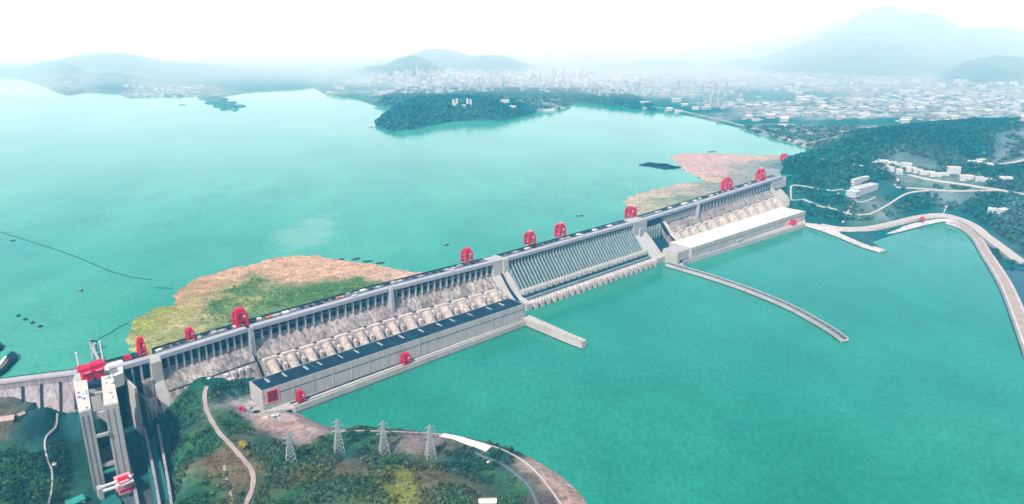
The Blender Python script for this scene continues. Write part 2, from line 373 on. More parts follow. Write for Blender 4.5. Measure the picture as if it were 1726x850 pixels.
FC = [(1330, 292, 112), (1345, 278, 118), (1365, 265, 125), (1330, 320, 88), (1340, 350, 50), (1360, 368, 16), (1370, 300, 112), (1400, 285, 130), (1440, 270, 150), (1400, 315, 92), (1380, 340, 60), (1380, 368, 14), (1420, 378, 7), (1400, 378, 7), (1450, 380, 7), (1500, 374, 7), (1550, 364, 8), (1600, 360, 10), (1642, 378, 7), (1680, 405, 7), (1722, 437, 7), (1410, 350, 48), (1430, 330, 82), (1480, 325, 88), (1500, 315, 96), (1450, 350, 52), (1500, 345, 62), (1500, 368, 14), (1560, 355, 26), (1560, 330, 80), (1600, 350, 40), (1650, 345, 60), (1650, 372, 18), (1700, 340, 88), (1726, 380, 50), (1705, 405, 14), (1726, 430, 14), (1800, 430, 20), (1800, 330, 100),
      (1540, 300, 112), (1600, 312, 112), (1700, 325, 108), (1480, 280, 122), (1540, 290, 116), (1600, 297, 116), (1650, 300, 116), (1726, 300, 118),
      (1400, 238, 185), (1440, 228, 205), (1500, 222, 225), (1560, 220, 225), (1620, 214, 215), (1680, 212, 210), (1520, 245, 190), (1600, 250, 170), (1560, 265, 150), (1650, 270, 125), (1700, 285, 120), (1726, 250, 150), (1450, 250, 170), (1640, 235, 190), (1726, 215, 215), (1800, 230, 220),
      (1400, 215, 106), (1450, 212, 108), (1380, 232, 106), (1330, 215, 106), (1250, 200, 106), (1500, 195, 112), (1600, 190, 120), (1700, 190, 130), (1300, 180, 112), (1150, 170, 108),
      (1000, 165, 110), (1060, 162, 112), (900, 150, 130), (800, 135, 150), (700, 140, 140), (900, 125, 160), (1000, 145, 120), (1200, 150, 130), (1400, 160, 130), (1550, 150, 150), (1700, 150, 170),
      (660, 200, 165), (700, 182, 235), (735, 172, 245), (780, 172, 215), (785, 188, 160), (780, 197, 112), (820, 172, 235), (860, 176, 200), (900, 172, 170), (930, 172, 140), (960, 165, 130), (600, 155, 135), (560, 150, 120),
      (640, 150, 130), (400, 150, 110), (300, 150, 112), (200, 148, 125), (100, 145, 112), (385, 182, 104), (20, 125, 110), (0, 110, 120), (500, 140, 108)]
FCW = [U(a, b, c) for a, b, c in FC]; FCZ = [c for a, b, c in FC]
QLINE = [U(a, b, 14) for a, b in [(1382, 379), (1420, 385), (1465, 384), (1510, 375), (1548, 366), (1588, 362), (1622, 371), (1645, 383), (1660, 396), (1676, 408), (1720, 441)]]
HILLS = []      # px, ground distance, top height, half widths in px and in log distance
for px, yt, Yd, su, sv in [(175, 90, 10600, 80, .09), (85, 99, 9500, 40, .08), (290, 106, 10900, 80, .09), (190, 122, 8700, 40, .045), (20, 112, 10500, 60, .1), (420, 112, 16000, 150, .15), (745, 84, 11000, 62, .10), (690, 97, 9200, 40, .09), (820, 92, 10500, 55, .1), (640, 112, 9500, 40, .1),
                           (1520, 13, 11300, 125, .15), (1430, 38, 14500, 120, .18), (1650, 44, 10800, 110, .14), (1740, 60, 13500, 100, .15), (1300, 62, 15500, 110, .18), (1180, 72, 16500, 90, .18), (1690, 92, 8200, 70, .10), (1600, 105, 9200, 60, .1), (1000, 84, 15500, 120, .15), (560, 122, 15000, 120, .15), (1290, 96, 11000, 70, .1), (1110, 100, 11500, 60, .09)]:
    b = (425 - yt) / F; dd = ray(px, yt); z = HC + dd[2] / dd[1] * Yd
    HILLS.append(((px - 863) / F / (CP + b * SP), math.log(Yd), z, su / F, sv))
def h_far(X, Y):
    X = np.asarray(X, float); Y = np.asarray(Y, float)
    Yc = np.maximum(Y, 500)
    base = idw(X, Yc, FCW, FCZ, fan=True); h = base + (fbm(X, Y, 420, 5, 3) - .48) * np.clip((Y - 1800) / 60, 0, 60) * .5 + (fbm(X, Y, 60, 3, 5) - .43) * 9
    h = np.where((base > 101) & ((X - OX) * NX + (Y - OY) * NY < -40), np.maximum(h, 102.2 + fbm(X, Y, 90, 3, 6) * 5), h)
    u = X / Yc; v = np.log(Yc); r = 1 + (fbm(u * 1000, v * 1000, 60, 4, 21) - .47) * .5
    for hu, hv, hz, su, sv in HILLS:
        g = np.exp(-.5 * ((u - hu) / su) ** 2 - .5 * ((v - hv) / sv) ** 2)
        h = np.maximum(h, 110 + (hz - 110) * g * np.clip(r, .8, 1.12))
    ins = inside(X, Y, FPOLY)
    qd = np.min(segdist(X, Y, QLINE, False), axis=0); h = np.minimum(h, 6 + .42 * np.maximum(0, qd - 34))
    ch = FSW + EDGE + DSW; ds = segdist(X, Y, ch, False); lim = 1e9
    for i, d in enumerate(ds):
        lv = min(ch[i][2], ch[i + 1][2]) if i >= len(FSW) + 2 else (ch[i][2] * .5 + ch[i + 1][2] * .5)
        lim = np.minimum(lim, lv + .8 + (.35 if lv >= 100 else .38) * d)
    dm = np.min(ds, axis=0)
    tt = (X - OX) * NX + (Y - OY) * NY
    return np.where(ins, np.minimum(h, lim), np.where(tt < 0, 100 - np.minimum(8, .4 * dm + .5), -np.minimum(8, .4 * dm + .5)))
def hit(px, py, hf, zg=50.0):
    z = zg
    for _ in range(14):
        x, y = U(px, py, z); z2 = float(hf(np.array([x]), np.array([y]))[0]); z = .5 * z + .5 * z2
    x, y = U(px, py, z); return x, y, float(hf(np.array([x]), np.array([y]))[0])

VEG = (.032, .120, .052); VDK = (.012, .068, .056); OLV = (.12, .125, .040); YLG = (.20, .22, .045); BRN = (.17, .125, .065); PNK = (.40, .27, .23); TEA = (.010, .075, .085); GRA = (.32, .30, .30)
NCOL = [(0, 680, (.16, .13, .14)), (20, 705, (.20, .15, .16)), (70, 700, TEA), (60, 760, TEA), (110, 780, VDK), (0, 765, (.12, .11, .07)), (20, 800, VEG), (60, 845, (.03, .10, .05)), (120, 720, TEA), (140, 845, VDK), (240, 780, TEA), (230, 840, (.08, .10, .12)), (270, 720, TEA),
        (300, 700, VEG), (330, 680, (.01, .09, .06)), (400, 640, (.008, .075, .075)), (380, 650, (.01, .09, .07)), (300, 780, (.02, .10, .05)), (310, 840, (.02, .11, .05)), (345, 760, VEG), (375, 790, BRN), (380, 830, BRN), (350, 840, VEG),
        (440, 705, PNK), (490, 715, PNK), (470, 695, GRA), (420, 690, GRA), (520, 725, (.34, .25, .24)), (470, 735, (.26, .19, .19)), (400, 720, VEG), (450, 750, (.03, .08, .05)), (480, 780, VEG), (440, 830, (.07, .10, .05)), (500, 820, OLV), (560, 745, VEG), (540, 770, (.06, .10, .05)), (620, 740, VEG), (600, 760, VDK),
        (600, 800, (.15, .13, .08)), (580, 790, (.13, .12, .08)), (650, 790, VEG), (660, 820, OLV), (685, 810, YLG), (670, 835, YLG), (720, 805, BRN), (740, 825, (.17, .13, .07)), (700, 780, (.06, .09, .05)), (620, 840, (.05, .11, .05)), (500, 845, VEG), (560, 840, (.05, .10, .05)),
        (780, 780, VDK), (800, 820, VDK), (790, 830, (.13, .11, .07)), (770, 840, VEG), (830, 800, VEG), (870, 830, VEG), (700, 738, (.22, .17, .16)), (640, 733, (.05, .09, .05)), (850, 770, VDK),
        (900, 795, (.08, .09, .08)), (920, 795, (.40, .28, .24)), (950, 825, (.46, .33, .27)), (985, 850, (.48, .34, .27)), (905, 780, (.42, .33, .28)), (925, 840, (.10, .07, .08)), (960, 850, (.40, .25, .21))]
NCOLW = [U(a, b, 20) for a, b, c in NCOL]
def c_near(X, Y):
    X2 = X + (fbm(X, Y, 45, 3, 31) - .47) * 60; Y2 = Y + (fbm(X, Y, 45, 3, 41) - .47) * 60
    c = idw(X2, Y2, NCOLW, [q[2] for q in NCOL], p=2.4)
    return c * (.7 + .62 * fbm(X, Y, 22, 4, 51))[..., None]
FVEG = (.000, .085, .085); FV2 = (.002, .11, .10); TWN = (.42, .42, .40); TW2 = (.30, .31, .31); SAND = (.42, .36, .35)
FCOL = [(1345, 285, FVEG), (1380, 320, FV2), (1340, 350, FVEG), (1400, 350, FVEG), (1430, 372, FVEG), (1440, 400, GRA), (1470, 415, SAND), (1480, 400, GRA), (1450, 390, GRA), (1520, 385, GRA), (1495, 391, SAND), (1540, 378, SAND), (1430, 389, SAND), (1465, 391, SAND), (1575, 371, SAND), (1610, 376, SAND), (1512, 380, GRA), (1500, 328, (.17, .20, .22)), (1475, 335, (.08, .16, .12)), (1500, 350, FVEG), (1560, 340, FVEG), (1620, 350, FVEG), (1680, 370, FVEG), (1726, 370, (.05, .13, .14)), (1720, 335, (.06, .14, .15)), (1700, 430, FVEG), (1640, 390, FVEG), (1690, 400, FVEG), (1600, 330, FVEG), (1540, 332, FVEG), (1640, 335, FVEG), (1520, 360, FVEG), (1460, 372, FVEG), (1400, 335, FVEG), (1370, 355, FVEG), (1560, 375, FV2),
        (1500, 292, (.14, .19, .18)), (1560, 301, (.14, .19, .18)), (1600, 306, (.12, .18, .18)), (1540, 312, FVEG), (1480, 300, FVEG), (1460, 290, FVEG), (1580, 320, FVEG), (1620, 325, FVEG), (1480, 268, FVEG), (1400, 270, FV2), (1450, 245, FVEG), (1520, 240, FVEG), (1600, 260, FVEG), (1640, 240, FVEG), (1700, 230, (.01, .10, .10)), (1680, 210, FVEG), (1726, 265, (.20, .22, .25)), (1690, 275, (.16, .2, .22)), (1720, 290, FVEG), (1640, 268, FVEG), (1660, 290, FVEG),
        (1400, 225, SAND), (1450, 222, SAND), (1380, 240, (.34, .32, .33)), (1340, 232, (.25, .27, .28)), (1280, 218, (.16, .24, .24)), (1220, 200, (.2, .26, .28)), (1250, 208, FV2), (1300, 205, FVEG), (1420, 205, FV2), (1500, 208, FV2), (1330, 195, TWN), (1450, 195, TWN), (1550, 190, TW2), (1650, 195, TWN), (1726, 190, TWN), (1500, 178, TWN), (1600, 175, TWN), (1700, 172, TWN), (1400, 180, TWN), (1250, 180, TWN), (1300, 165, (.06, .2, .2)), (1180, 185, FV2), (1100, 178, FV2), (1050, 172, FVEG), (1000, 170, FVEG), (960, 165, FVEG),
        (900, 165, FV2), (850, 165, (.02, .11, .1)), (720, 190, FVEG), (780, 195, (.02, .09, .08)), (860, 190, FVEG), (780, 175, FVEG), (930, 180, TW2), (660, 195, FVEG), (680, 172, (.05, .14, .13)), (600, 155, (.08, .18, .18)), (580, 163, FV2), (640, 160, TWN), (700, 145, TWN), (780, 140, TWN), (860, 135, TWN), (950, 140, TWN), (1020, 150, TWN), (1100, 155, TWN), (1150, 150, TW2), (700, 110, FV2), (760, 105, FV2),
        (1200, 140, TW2), (1300, 140, TW2), (1400, 150, TW2), (1500, 160, TW2), (1600, 155, TW2), (1500, 100, FV2), (1650, 110, FV2), (1350, 110, FV2), (1100, 110, FV2), (900, 105, FV2), (200, 120, FV2), (180, 150, FVEG), (100, 150, TW2), (280, 152, TWN), (390, 180, (.06, .2, .2)), (405, 182, (.08, .22, .22)), (450, 145, FV2), (30, 120, FV2)]
FCOLW = [U(a, b, 110) for a, b, c in FCOL]
def c_far(X, Y):
    k = np.maximum(Y, 500) * .012
    X2 = X + (fbm(X / k, Y / k, 3, 3, 61) - .47) * k * 3; Y2 = Y + (fbm(X / k, Y / k, 3, 3, 71) - .47) * k * 5
    c = idw(X2, np.maximum(Y2, 500), FCOLW, [q[2] for q in FCOL], fan=True, p=2.2)
    q = fbm(X, Y, 120, 4, 81); q2 = fbm(X, Y, 34, 3, 91)
    c = c * (.65 + .7 * q)[..., None]
    lum = c.mean(-1); town = np.clip((lum - .12) / .12, 0, 1)
    gr = (q2 > .50) & (town > .2)
    c = np.where(gr[..., None], np.array([.05, .12, .10]) * 1.1, c)
    hh = h_far(X, Y); k2 = (Y > 6500) & (hh > 215 + (q2 - .45) * 160)
    c = np.where(k2[..., None], np.array([.002, .11, .10]) * (.6 + .8 * q)[..., None], c)
    return c
def gridmesh(name, XX, YY, hf, cf, m, skip=None):
    Z = hf(XX, YY); C = cf(XX, YY).reshape(-1, 3); ny, nx = XX.shape
    i, j = np.meshgrid(np.arange(nx - 1), np.arange(ny - 1)); a = (j * nx + i).ravel()
    Fq = np.stack([a, a + 1, a + nx + 1, a + nx], 1)
    if skip is not None:
        cx = (XX[:-1, :-1] + XX[1:, 1:]).ravel() / 2; cy = (YY[:-1, :-1] + YY[1:, 1:]).ravel() / 2; Fq = Fq[~skip(cx, cy, Z)]
    return fastmesh(name, np.stack([XX, YY, Z], -1).reshape(-1, 3), Fq, m, C)

# ------------------------------------------------------------------ the setting
XX, YY = np.meshgrid(np.arange(-1120, 190, 4.0), np.arange(872, 1620, 4.0))
tag(gridmesh('near_bank', XX, YY, h_near, c_near, 'terrain', lambda x, y, Z: ((x - OX) * NX + (y - OY) * NY < -20) & (x > -760)), kind='structure')
RX0, RX1, RY0, RY1 = 900, 3500, 1500, 4700
XX, YY = np.meshgrid(np.arange(RX0, RX1 + 1, 10.0), np.arange(RY0, RY1 + 1, 10.0))
tag(gridmesh('right_bank', XX, YY, h_far, c_far, 'terrain'), kind='structure')
v = np.exp(np.linspace(math.log(3300), math.log(34000), 520)); u = np.linspace(-1.25, 1.25, 900)
XX = v[:, None] * u[None, :]; YY = np.repeat(v[:, None], 900, 1)
tag(gridmesh('far_shore', XX, YY, h_far, c_far, 'far_terrain', lambda x, y, Z: (x > RX0 + 8) & (x < RX1 - 8) & (y < RY1 - 8)), kind='structure')
B = 40000.0
far = lambda s, t: (OX + s * DX + t * NX, OY + s * DY + t * NY)
wu = MB(); q = [far(-470, -6), far(-1500, 300), (-B, 1200), (-B, B), (B, B), far(20000, -20), far(2400, -20)]
axisL = [(-1500.0, 905.0), U(-60, 655, 100), U(0, 648, 100), U(128, 633, 100)]
poly = [(-B, 905), (-1500, 905), U(0, 647, 100), U(130, 632, 100), Dp(-330, -20)[:2]] + [Dp(q_, -26)[:2] for q_ in (-252, -197, 0, 354, 701, 1286, 1664, 2330)] + [far(20000, -26), (B, B), (-B, B)]
n = len(poly); wu.add([(x, y, 100.0) for x, y in poly], [tuple(range(n))])
tag(wu.build('lake_water', 'water_up'), kind='structure')
wd = MB(); wd.add([(-900, 600, 0), (B, 600, 0), (*far(20000, -14), 0), (*far(-420, -4), 0), (-900, 1150, 0)], [(0, 1, 2, 3, 4)])
tag(wd.build('river_water', 'water_down'), kind='structure')
gb = MB(); gb.add([(-B, 700, -12), (B, 700, -12), (B, B, -12), (-B, B, -12)], [(0, 1, 2, 3)])
go = gb.build('ground', 'dirt_road'); tag(go, kind='structure')

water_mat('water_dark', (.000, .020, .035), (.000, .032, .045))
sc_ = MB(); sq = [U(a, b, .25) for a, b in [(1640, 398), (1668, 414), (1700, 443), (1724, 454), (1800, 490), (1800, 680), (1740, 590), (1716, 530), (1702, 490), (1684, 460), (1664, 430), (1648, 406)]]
sc_.add([(a, b, .25) for a, b in sq], [tuple(range(len(sq)))]); tag(sc_.build('side_channel_water', 'water_dark'), kind='structure')  # thin darker sheet laid just above the river water here

# ------------------------------------------------------------------ haze: one even closed box of air
hz = MB(); hz.box(-42000, 42000, -500, 42000, -14, 1250)
hm = bpy.data.materials.new('haze'); hm.use_nodes = True; hn = hm.node_tree; hn.nodes.remove(hn.nodes['Principled BSDF'])
pv = hn.nodes.new('ShaderNodeVolumePrincipled'); hn.links.new(pv.outputs[0], hn.nodes['Material Output'].inputs['Volume'])
pv.inputs['Color'].default_value = (.13, .66, 1, 1); pv.inputs['Absorption Color'].default_value = (1, 1, 1, 1)
pv.inputs['Density'].default_value = .000046; pv.inputs['Anisotropy'].default_value = .0
M['haze'] = hm
tag(hz.build('haze', 'haze'), kind='stuff')

# a bank of white mist lying over the far end of the lake and the mountains
mb_ = MB().prism([(-41000, 6800), (-6000, 6400), (-1800, 6300), (600, 6000), (2600, 6000), (4600, 5000), (9000, 4900), (41000, 4900), (41000, 41000), (-41000, 41000)], -13, 1235)
mm = bpy.data.materials.new('mist'); mm.use_nodes = True; mn = mm.node_tree; mn.nodes.remove(mn.nodes['Principled BSDF'])
pm_ = mn.nodes.new('ShaderNodeVolumePrincipled'); mn.links.new(pm_.outputs[0], mn.nodes['Material Output'].inputs['Volume'])
pm_.inputs['Color'].default_value = (1, .96, .93, 1); pm_.inputs['Absorption Color'].default_value = (1, 1, 1, 1); pm_.inputs['Density'].default_value = .000145
M['mist'] = mm; tag(mb_.build('mist_bank', 'mist'), kind='stuff')

# ================================================================== THE DAM
S = {p: s_at(p) for p in (205, 250, 268, 416, 424, 654, 662, 830, 845, 852, 860, 1066, 1074, 1088, 1110, 1171, 1178, 1300, 1310)}
dam = thing('dam', 'long grey concrete gravity dam crossing the whole river, with a ribbed spillway in its middle', 'dam', Dp(700, 0, 0))
GAP = .0
def crest(par, s0, s1):
    k = max(1, int((s1 - s0) / 90))
    MB().profile([(-13, 114), (4, 114), (4, 120), (-13, 120)], s0, s1, k).build('crest_road', 'deck_concrete', par)
    MB().profile([(4.02, 113), (5.2, 113), (5.2, 121.3), (4.02, 121.3)], s0, s1, k).build('parapet', 'beam_concrete', par)
    MB().profile([(-40, 90), (-13.02, 90), (-13.02, 118.6), (-40, 118.6)], s0, s1, k).build('gantry_track_deck', 'asphalt', par)
    r = MB()
    for t in (-37.5, -16): r.profile([(t - .6, 118.7), (t + .6, 118.7), (t + .6, 119.6), (t - .6, 119.6)], s0, s1, k)
    r.build('crane_rail', 'dark_steel', par)
    MB().profile([(-41, 90), (-40.02, 90), (-40.02, 121), (-41, 121)], s0, s1, k).build('upstream_parapet', 'dark_steel', par)
def lamps(par, s0, s1):
    m = MB(); s = s0 + 10
    while s < s1 - 5:
        a = Dp(s, 3, 120); m.bar(a, (a[0], a[1], 129), .5); b = Dp(s, -1, 129); m.bar((a[0], a[1], 129), b, .5); s += 35
    m.build('lamp_row', 'grey_steel', par)
def hatches(par, s0, s1, step):
    s = s0 + step * .5; k = 0
    while s < s1 - step * .4:
        h = [1.2, 2.6, 4.2, 1.8][int(rng.integers(4))]; ww = step * [.30, .36, .22][int(rng.integers(3))]
        m_ = ['dark_steel', 'dark_steel', 'grey_steel', 'white_paint', 'dark_steel'][int(rng.integers(5))]
        t0 = -34 + rng.uniform(0, 4)
        MB().dbox(s - ww, s + ww, t0, t0 + rng.uniform(6, 13), 118.7, 118.7 + h).dbox(s - ww * .6, s - ww * .1, t0 + 1, t0 + 5, 118.7 + h, 119.3 + h).build('gate_slot_cover', m_, par); s += step
# the four longitudinal profiles; (t, z) from the crest down the downstream face
LEDGE_T, LEDGE_Z = 27, 50
def body(par, s0, s1, prof, m='face_concrete', nseg=1):
    return MB().profile([(-40, -6), (-40, 89.9)] + [(-13, 89.9), (-9, 113.9)] + prof + [(prof[-1][0], -6)], s0, s1, nseg).build('dam_body', m, par)
def pier(par, s, w_, t1, z0, m='beam_concrete', t0=-9.5, name='pier'):
    MB().dbox(s - w_ / 2, s + w_ / 2, t0, t1, z0, 113.9).build(name, m, par)
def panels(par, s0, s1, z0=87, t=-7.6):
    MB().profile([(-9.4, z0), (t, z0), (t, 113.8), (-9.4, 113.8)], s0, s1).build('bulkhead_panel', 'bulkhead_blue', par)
def intake(par, s0, s1, npier, npen, wide):
    body(par, s0, s1, [(-8, 113.9), (-8, 88), (LEDGE_T - 7, LEDGE_Z), (LEDGE_T + 7, LEDGE_Z), (LEDGE_T + 45, 10)], nseg=3)
    panels(par, s0 + 1, s1 - 1)
    st = (s1 - s0) / npier
    for i in range(1, npier): pier(par, s0 + st * i, 2.2, 2.5, 84)
    m = MB()
    for i in range(npier): m.dbox(s0 + st * i + 1.2, s0 + st * (i + 1) - 1.2, -7.5, -5.6, 100, 101.6)
    m.build('gate_crossbeam', 'beam_concrete', par)
    # ledge kerb, its dark gallery line and the pale anchor blocks
    MB().profile([(LEDGE_T - 6.5, LEDGE_Z + .05), (LEDGE_T - 3.5, LEDGE_Z + .05), (LEDGE_T - 3.5, LEDGE_Z + 2.2), (LEDGE_T - 6.5, LEDGE_Z + 2.2)], s0, s1, 2).build('gallery_line', 'dark_steel', par)
    sp = (s1 - s0) / npen
    for i in range(npen):
        c = s0 + sp * (i + .5)
        MB().dbox(c - sp * .46, c + sp * .30, LEDGE_T - 1.5, LEDGE_T + 8.5, LEDGE_Z - 4, LEDGE_Z + 4.0, .4).build('anchor_block', 'block_concrete', par)
        pm = MB(); r = sp * (.36 if wide else .245); n = 14; c2 = c - sp * (.0 if wide else .08)
        # a half-buried pipe casing running down the slope
        rings = []
        path = [(LEDGE_T + 9.5, LEDGE_Z - 2, .8), (LEDGE_T + 11, LEDGE_Z - 2.5, 1), (LEDGE_T + 24, LEDGE_Z - 14, 1), (LEDGE_T + 40, LEDGE_Z - 29, 1), (LEDGE_T + 51, LEDGE_Z - 40, 1), (LEDGE_T + 54, LEDGE_Z - 44, .9)]
        vs = []
        for t, z, k in path:
            for a in range(n):
                an = math.pi * (-.12 + 1.24 * a / (n - 1)); hgt = (.8 if wide else 1.0)
                vs.append(Dp(c2 + r * k * math.cos(an), t + r * k * hgt * math.sin(an) * .66, z + r * k * hgt * math.sin(an) * .74))
        fs = []
        for k in range(len(path) - 1):
            for a in range(n - 1): fs.append((k * n + a, k * n + a + 1, (k + 1) * n + a + 1, (k + 1) * n + a))
        fs += [tuple(range(n)), tuple(range((len(path) - 1) * n, len(path) * n))]
        pm.add(vs, fs).build('penstock', 'penstock_concrete', par, smooth=False)
        g0 = c2 + sp * (.5 if wide else .36)
        MB().profile([(LEDGE_T + 8, LEDGE_Z + .5), (LEDGE_T + 48, LEDGE_Z - 41), (LEDGE_T + 48, LEDGE_Z - 46), (LEDGE_T + 8, LEDGE_Z - 5)], g0 - (2.2 if wide else 1.4), g0 + (2.2 if wide else 1.4)).build('dark_strip', 'bulkhead_blue', par)  # dark strip standing in for the dark gap between neighbouring penstocks
        if not wide:
            MB().dbox(c2 + sp * .30, c2 + sp * .40, LEDGE_T + 9, LEDGE_T + 22, LEDGE_Z - 24, LEDGE_Z - 1).dbox(c2 + sp * .44, c2 + sp * .60, LEDGE_T + 10, LEDGE_T + 30, LEDGE_Z - 30, LEDGE_Z - 9).build('valve_block', 'block_concrete', par)
    crest(par, s0, s1); hatches(par, s0, s1, 20)
def bigpier(par, s, w_, t1=12, z0=60, m='beam_concrete'):
    MB().profile([(-9, z0), (t1, z0), (t1, 99), (t1 - 3, 119.9), (4, 119.9), (4.01, 113.8), (-9, 113.8)], s - w_ / 2, s + w_ / 2).build('division_pier', m, par)
def sect(name, label=None):
    o = bpy.data.objects.new(name, None); COL.objects.link(o); o.parent = dam
    if label: o['label'] = label
    return o

# non-overflow section with plain slope, left of the powerhouse
sn_ = sect('non_overflow_section'); s0, s1 = S[268], S[416]
body(sn_, s0, s1, [(-8, 113.9), (-8, 88), (26, 52), (30, 52), (62, 6)], nseg=2); panels(sn_, s0 + 1, s1 - 1)
for i in range(1, 12): pier(sn_, s0 + (s1 - s0) / 12 * i, 2.6, 2.5, 82)
MB().profile([(24.5, 52.05), (28.5, 52.05), (28.5, 54), (24.5, 54)], s0, s1, 2).build('gallery_line', 'dark_steel', sn_)
for i in range(12):
    a = s0 + (s1 - s0) / 12 * i
    MB().profile([(28.6, 53), (31, 53), (63.5, 6), (61, 6)], a - .8, a + .8).build('buttress', 'wall_concrete', sn_)
for i in range(7, 11):
    a = s0 + (s1 - s0) / 12 * (i + .4); MB().dbox(a - 4, a + 4, 31, 42, 34, 52.5).build('anchor_block', 'block_concrete', sn_)
crest(sn_, s0, s1); hatches(sn_, s0, s1, 16); bigpier(sn_, S[416] + 3, 5, 10, 56); bigpier(sn_, S[424] - 2, 4, 10, 56)
sg = (S[250] + S[268]) / 2
MB().profile([(-12, -6), (-12, 119.8), (4, 119.8), (10, 112), (10, 72), (44, 20), (60, -6)], S[250], S[268]).build('division_wall', 'wall_concrete', sn_)
# temporary lock section
sl_ = sect('lock_section'); s0, s1 = S[205], S[250]
MB().profile([(-40, -6), (-40, 89.9), (-9, 90), (-9, 113.8), (-5, 113.8), (-4, 20), (10, -6)], s0 - 18, s1).build('dam_body', 'old_concrete', sl_)
MB().profile([(-3.9, 40), (-3, 40), (-3, 113.8), (-3.9, 113.8)], s0, s1).build('bulkhead_panel', 'bulkhead_blue', sl_)
for k in (.0, .33, .66): MB().dbox(s0 + (s1 - s0) * k - 1.5, s0 + (s1 - s0) * k + 1.5, -4, 4, 30, 113.9).build('pier', 'beam_concrete', sl_)
MB().dbox(s0 + 26, s1 - 1, -2.9, 14, -6, 80, 1).build('gate_tower', 'face_concrete', sl_)
MB().dbox(s0 + 27, s1 - 3, 14.05, 26, -6, 46).build('gate_tower', 'block_concrete', sl_)
for k in range(4): MB().dbox(s0 + 27 + k * 7.5, s0 + 30 + k * 7.5, 26.05, 34, -6, 30).build('guide_column', 'block_concrete', sl_)
crest(sl_, s0 - 22, s1); hatches(sl_, s0 + 5, s1, 18)
MB().dbox(s0 - 3, s0 + 2, -4, 70, -6, 100, .3).build('division_wall', 'wall_concrete', sl_); MB().dbox(s0 - 22, s0 - 3.2, -4, -2, 20, 112).build('bulkhead_panel', 'bulkhead_blue', sl_); MB().dbox(s0 + 18, s0 + 21, -3, 44, -6, 60).build('guide_column', 'old_concrete', sl_)
for ti, (a, b, c) in enumerate([(S[205] + 22, 36, 215), (S[250] + 2, 60, 240)]):
    pass
# intake sections
si_ = sect('intake_section'); mid = S[654] + 3
intake(si_, S[424], mid, 17, 8, False); intake(si_, mid, S[830], 17, 6, False)
bigpier(si_, mid, 8, 14, 54)
bk = sect('division_block')
MB().profile([(-40, -6), (-40, 119.9), (5, 119.9), (5, 80), (32, 48), (80, 6)], S[830], S[845]).build('dam_body', 'wall_concrete', bk)
MB().dbox(S[845] - 9, S[845] - 6, 5.05, 5.6, 73, 79).build('portal', 'dark_steel', bk)
MB().profile([(-40, -6), (-40, 120.4), (8, 120.4), (11, 84), (62, 26), (100, 18), (100, -6)], S[845], S[852] + 3).build('training_wall', 'wall_concrete', bk)
MB().profile([(5.1, 82), (33, 49.5), (88, 8.5), (88, 3), (33, 44), (5.1, 76)], S[845] - 7, S[845] - .1).build('dark_strip', 'bulkhead_blue', bk)  # dark strip down the block face beside the training wall
crest(bk, S[830], S[845]); 

# the spillway
sp_ = sect('spillway_section'); s0, s1 = S[852] + 3, S[1066] + 2; N = 6
SPROF = [(-4, 113.9), (-4, 98), (4, 88), (24, 62), (46, 34), (50, 30), (66, 30), (70, 22), (84, 10), (84, 6), (104, 6)]
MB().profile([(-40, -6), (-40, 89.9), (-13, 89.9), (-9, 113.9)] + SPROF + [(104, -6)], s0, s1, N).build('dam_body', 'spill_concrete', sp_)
RP = [(-4, 113.8), (3.4, 113.8), (3.4, 99), (9.5, 90), (30, 64), (51, 37), (50, 31), (46, 34), (24, 62), (4, 88), (-4, 98)]
nr = 44; st = (s1 - s0) / nr
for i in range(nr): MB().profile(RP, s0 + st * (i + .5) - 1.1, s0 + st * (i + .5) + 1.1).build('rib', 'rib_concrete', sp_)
nt_ = 23; st = (s1 - s0) / nt_
for i in range(nt_):
    c = s0 + st * (i + .5)
    MB().dbox(c - st * .36, c - st * .12, 51.5, 66, 26, 42).dbox(c + st * .12, c + st * .36, 51.5, 66, 26, 42).dbox(c - st * .12, c + st * .12, 58, 66.5, 26, 37).build('flip_block', 'concrete', sp_)
for i in range(nt_):
    c = s0 + st * (i + .5)
    MB().dbox(c - st * .34, c - st * .12, 86, 105, -6, 21).dbox(c + st * .12, c + st * .34, 86, 105, -6, 21).dbox(c - st * .12, c + st * .12, 98, 105.6, -6, 14).build('sluice_block', 'block_concrete', sp_)
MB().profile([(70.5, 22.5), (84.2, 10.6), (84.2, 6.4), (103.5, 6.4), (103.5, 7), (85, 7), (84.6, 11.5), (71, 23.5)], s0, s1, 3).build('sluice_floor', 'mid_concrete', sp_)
MB().profile([(74, 20), (78, 20), (78, 25), (74, 25)], s0, s1, 3).build('walkway', 'rib_concrete', sp_)
crest(sp_, s0, s1); hatches(sp_, s0, s1, 24); lamps(sp_, s0, s1)
# second division block and the right intake
b2 = sect('division_block')
MB().profile([(-40, -6), (-40, 119.9), (7, 119.9), (7, 76), (40, 48), (70, 20), (100, 20), (100, -6)], S[1066] + 2, S[1088]).build('dam_body', 'wall_concrete', b2)
MB().profile([(7.1, 60), (14, 60), (14, 97), (7.1, 97)], S[1074], S[1074] + 12).build('stair_tower', 'beam_concrete', b2)
crest(b2, S[1066] + 2, S[1088])
b3 = sect('silt_gate_section'); s0, s1 = S[1088], S[1110]
MB().profile([(-40, -6), (-40, 89.9), (-9, 89.9), (-9, 113.9), (-8, 113.9), (-8, 60), (30, 24), (90, 8), (90, -6)], s0, s1 + 22).build('dam_body', 'spill_concrete', b3)
MB().profile([(-7.9, 90), (2, 90), (2, 110), (-7.9, 110)], s0, s1).build('bulkhead_panel', 'bulkhead_blue', b3)
for k in range(6): MB().dbox(s0 + 3 + k * (s1 - s0 + 14) / 6, s0 + 6 + k * (s1 - s0 + 14) / 6, -7.8, 8, 34, 89.8).build('pier', 'rib_concrete', b3)
crest(b3, s0, s1 + 22)
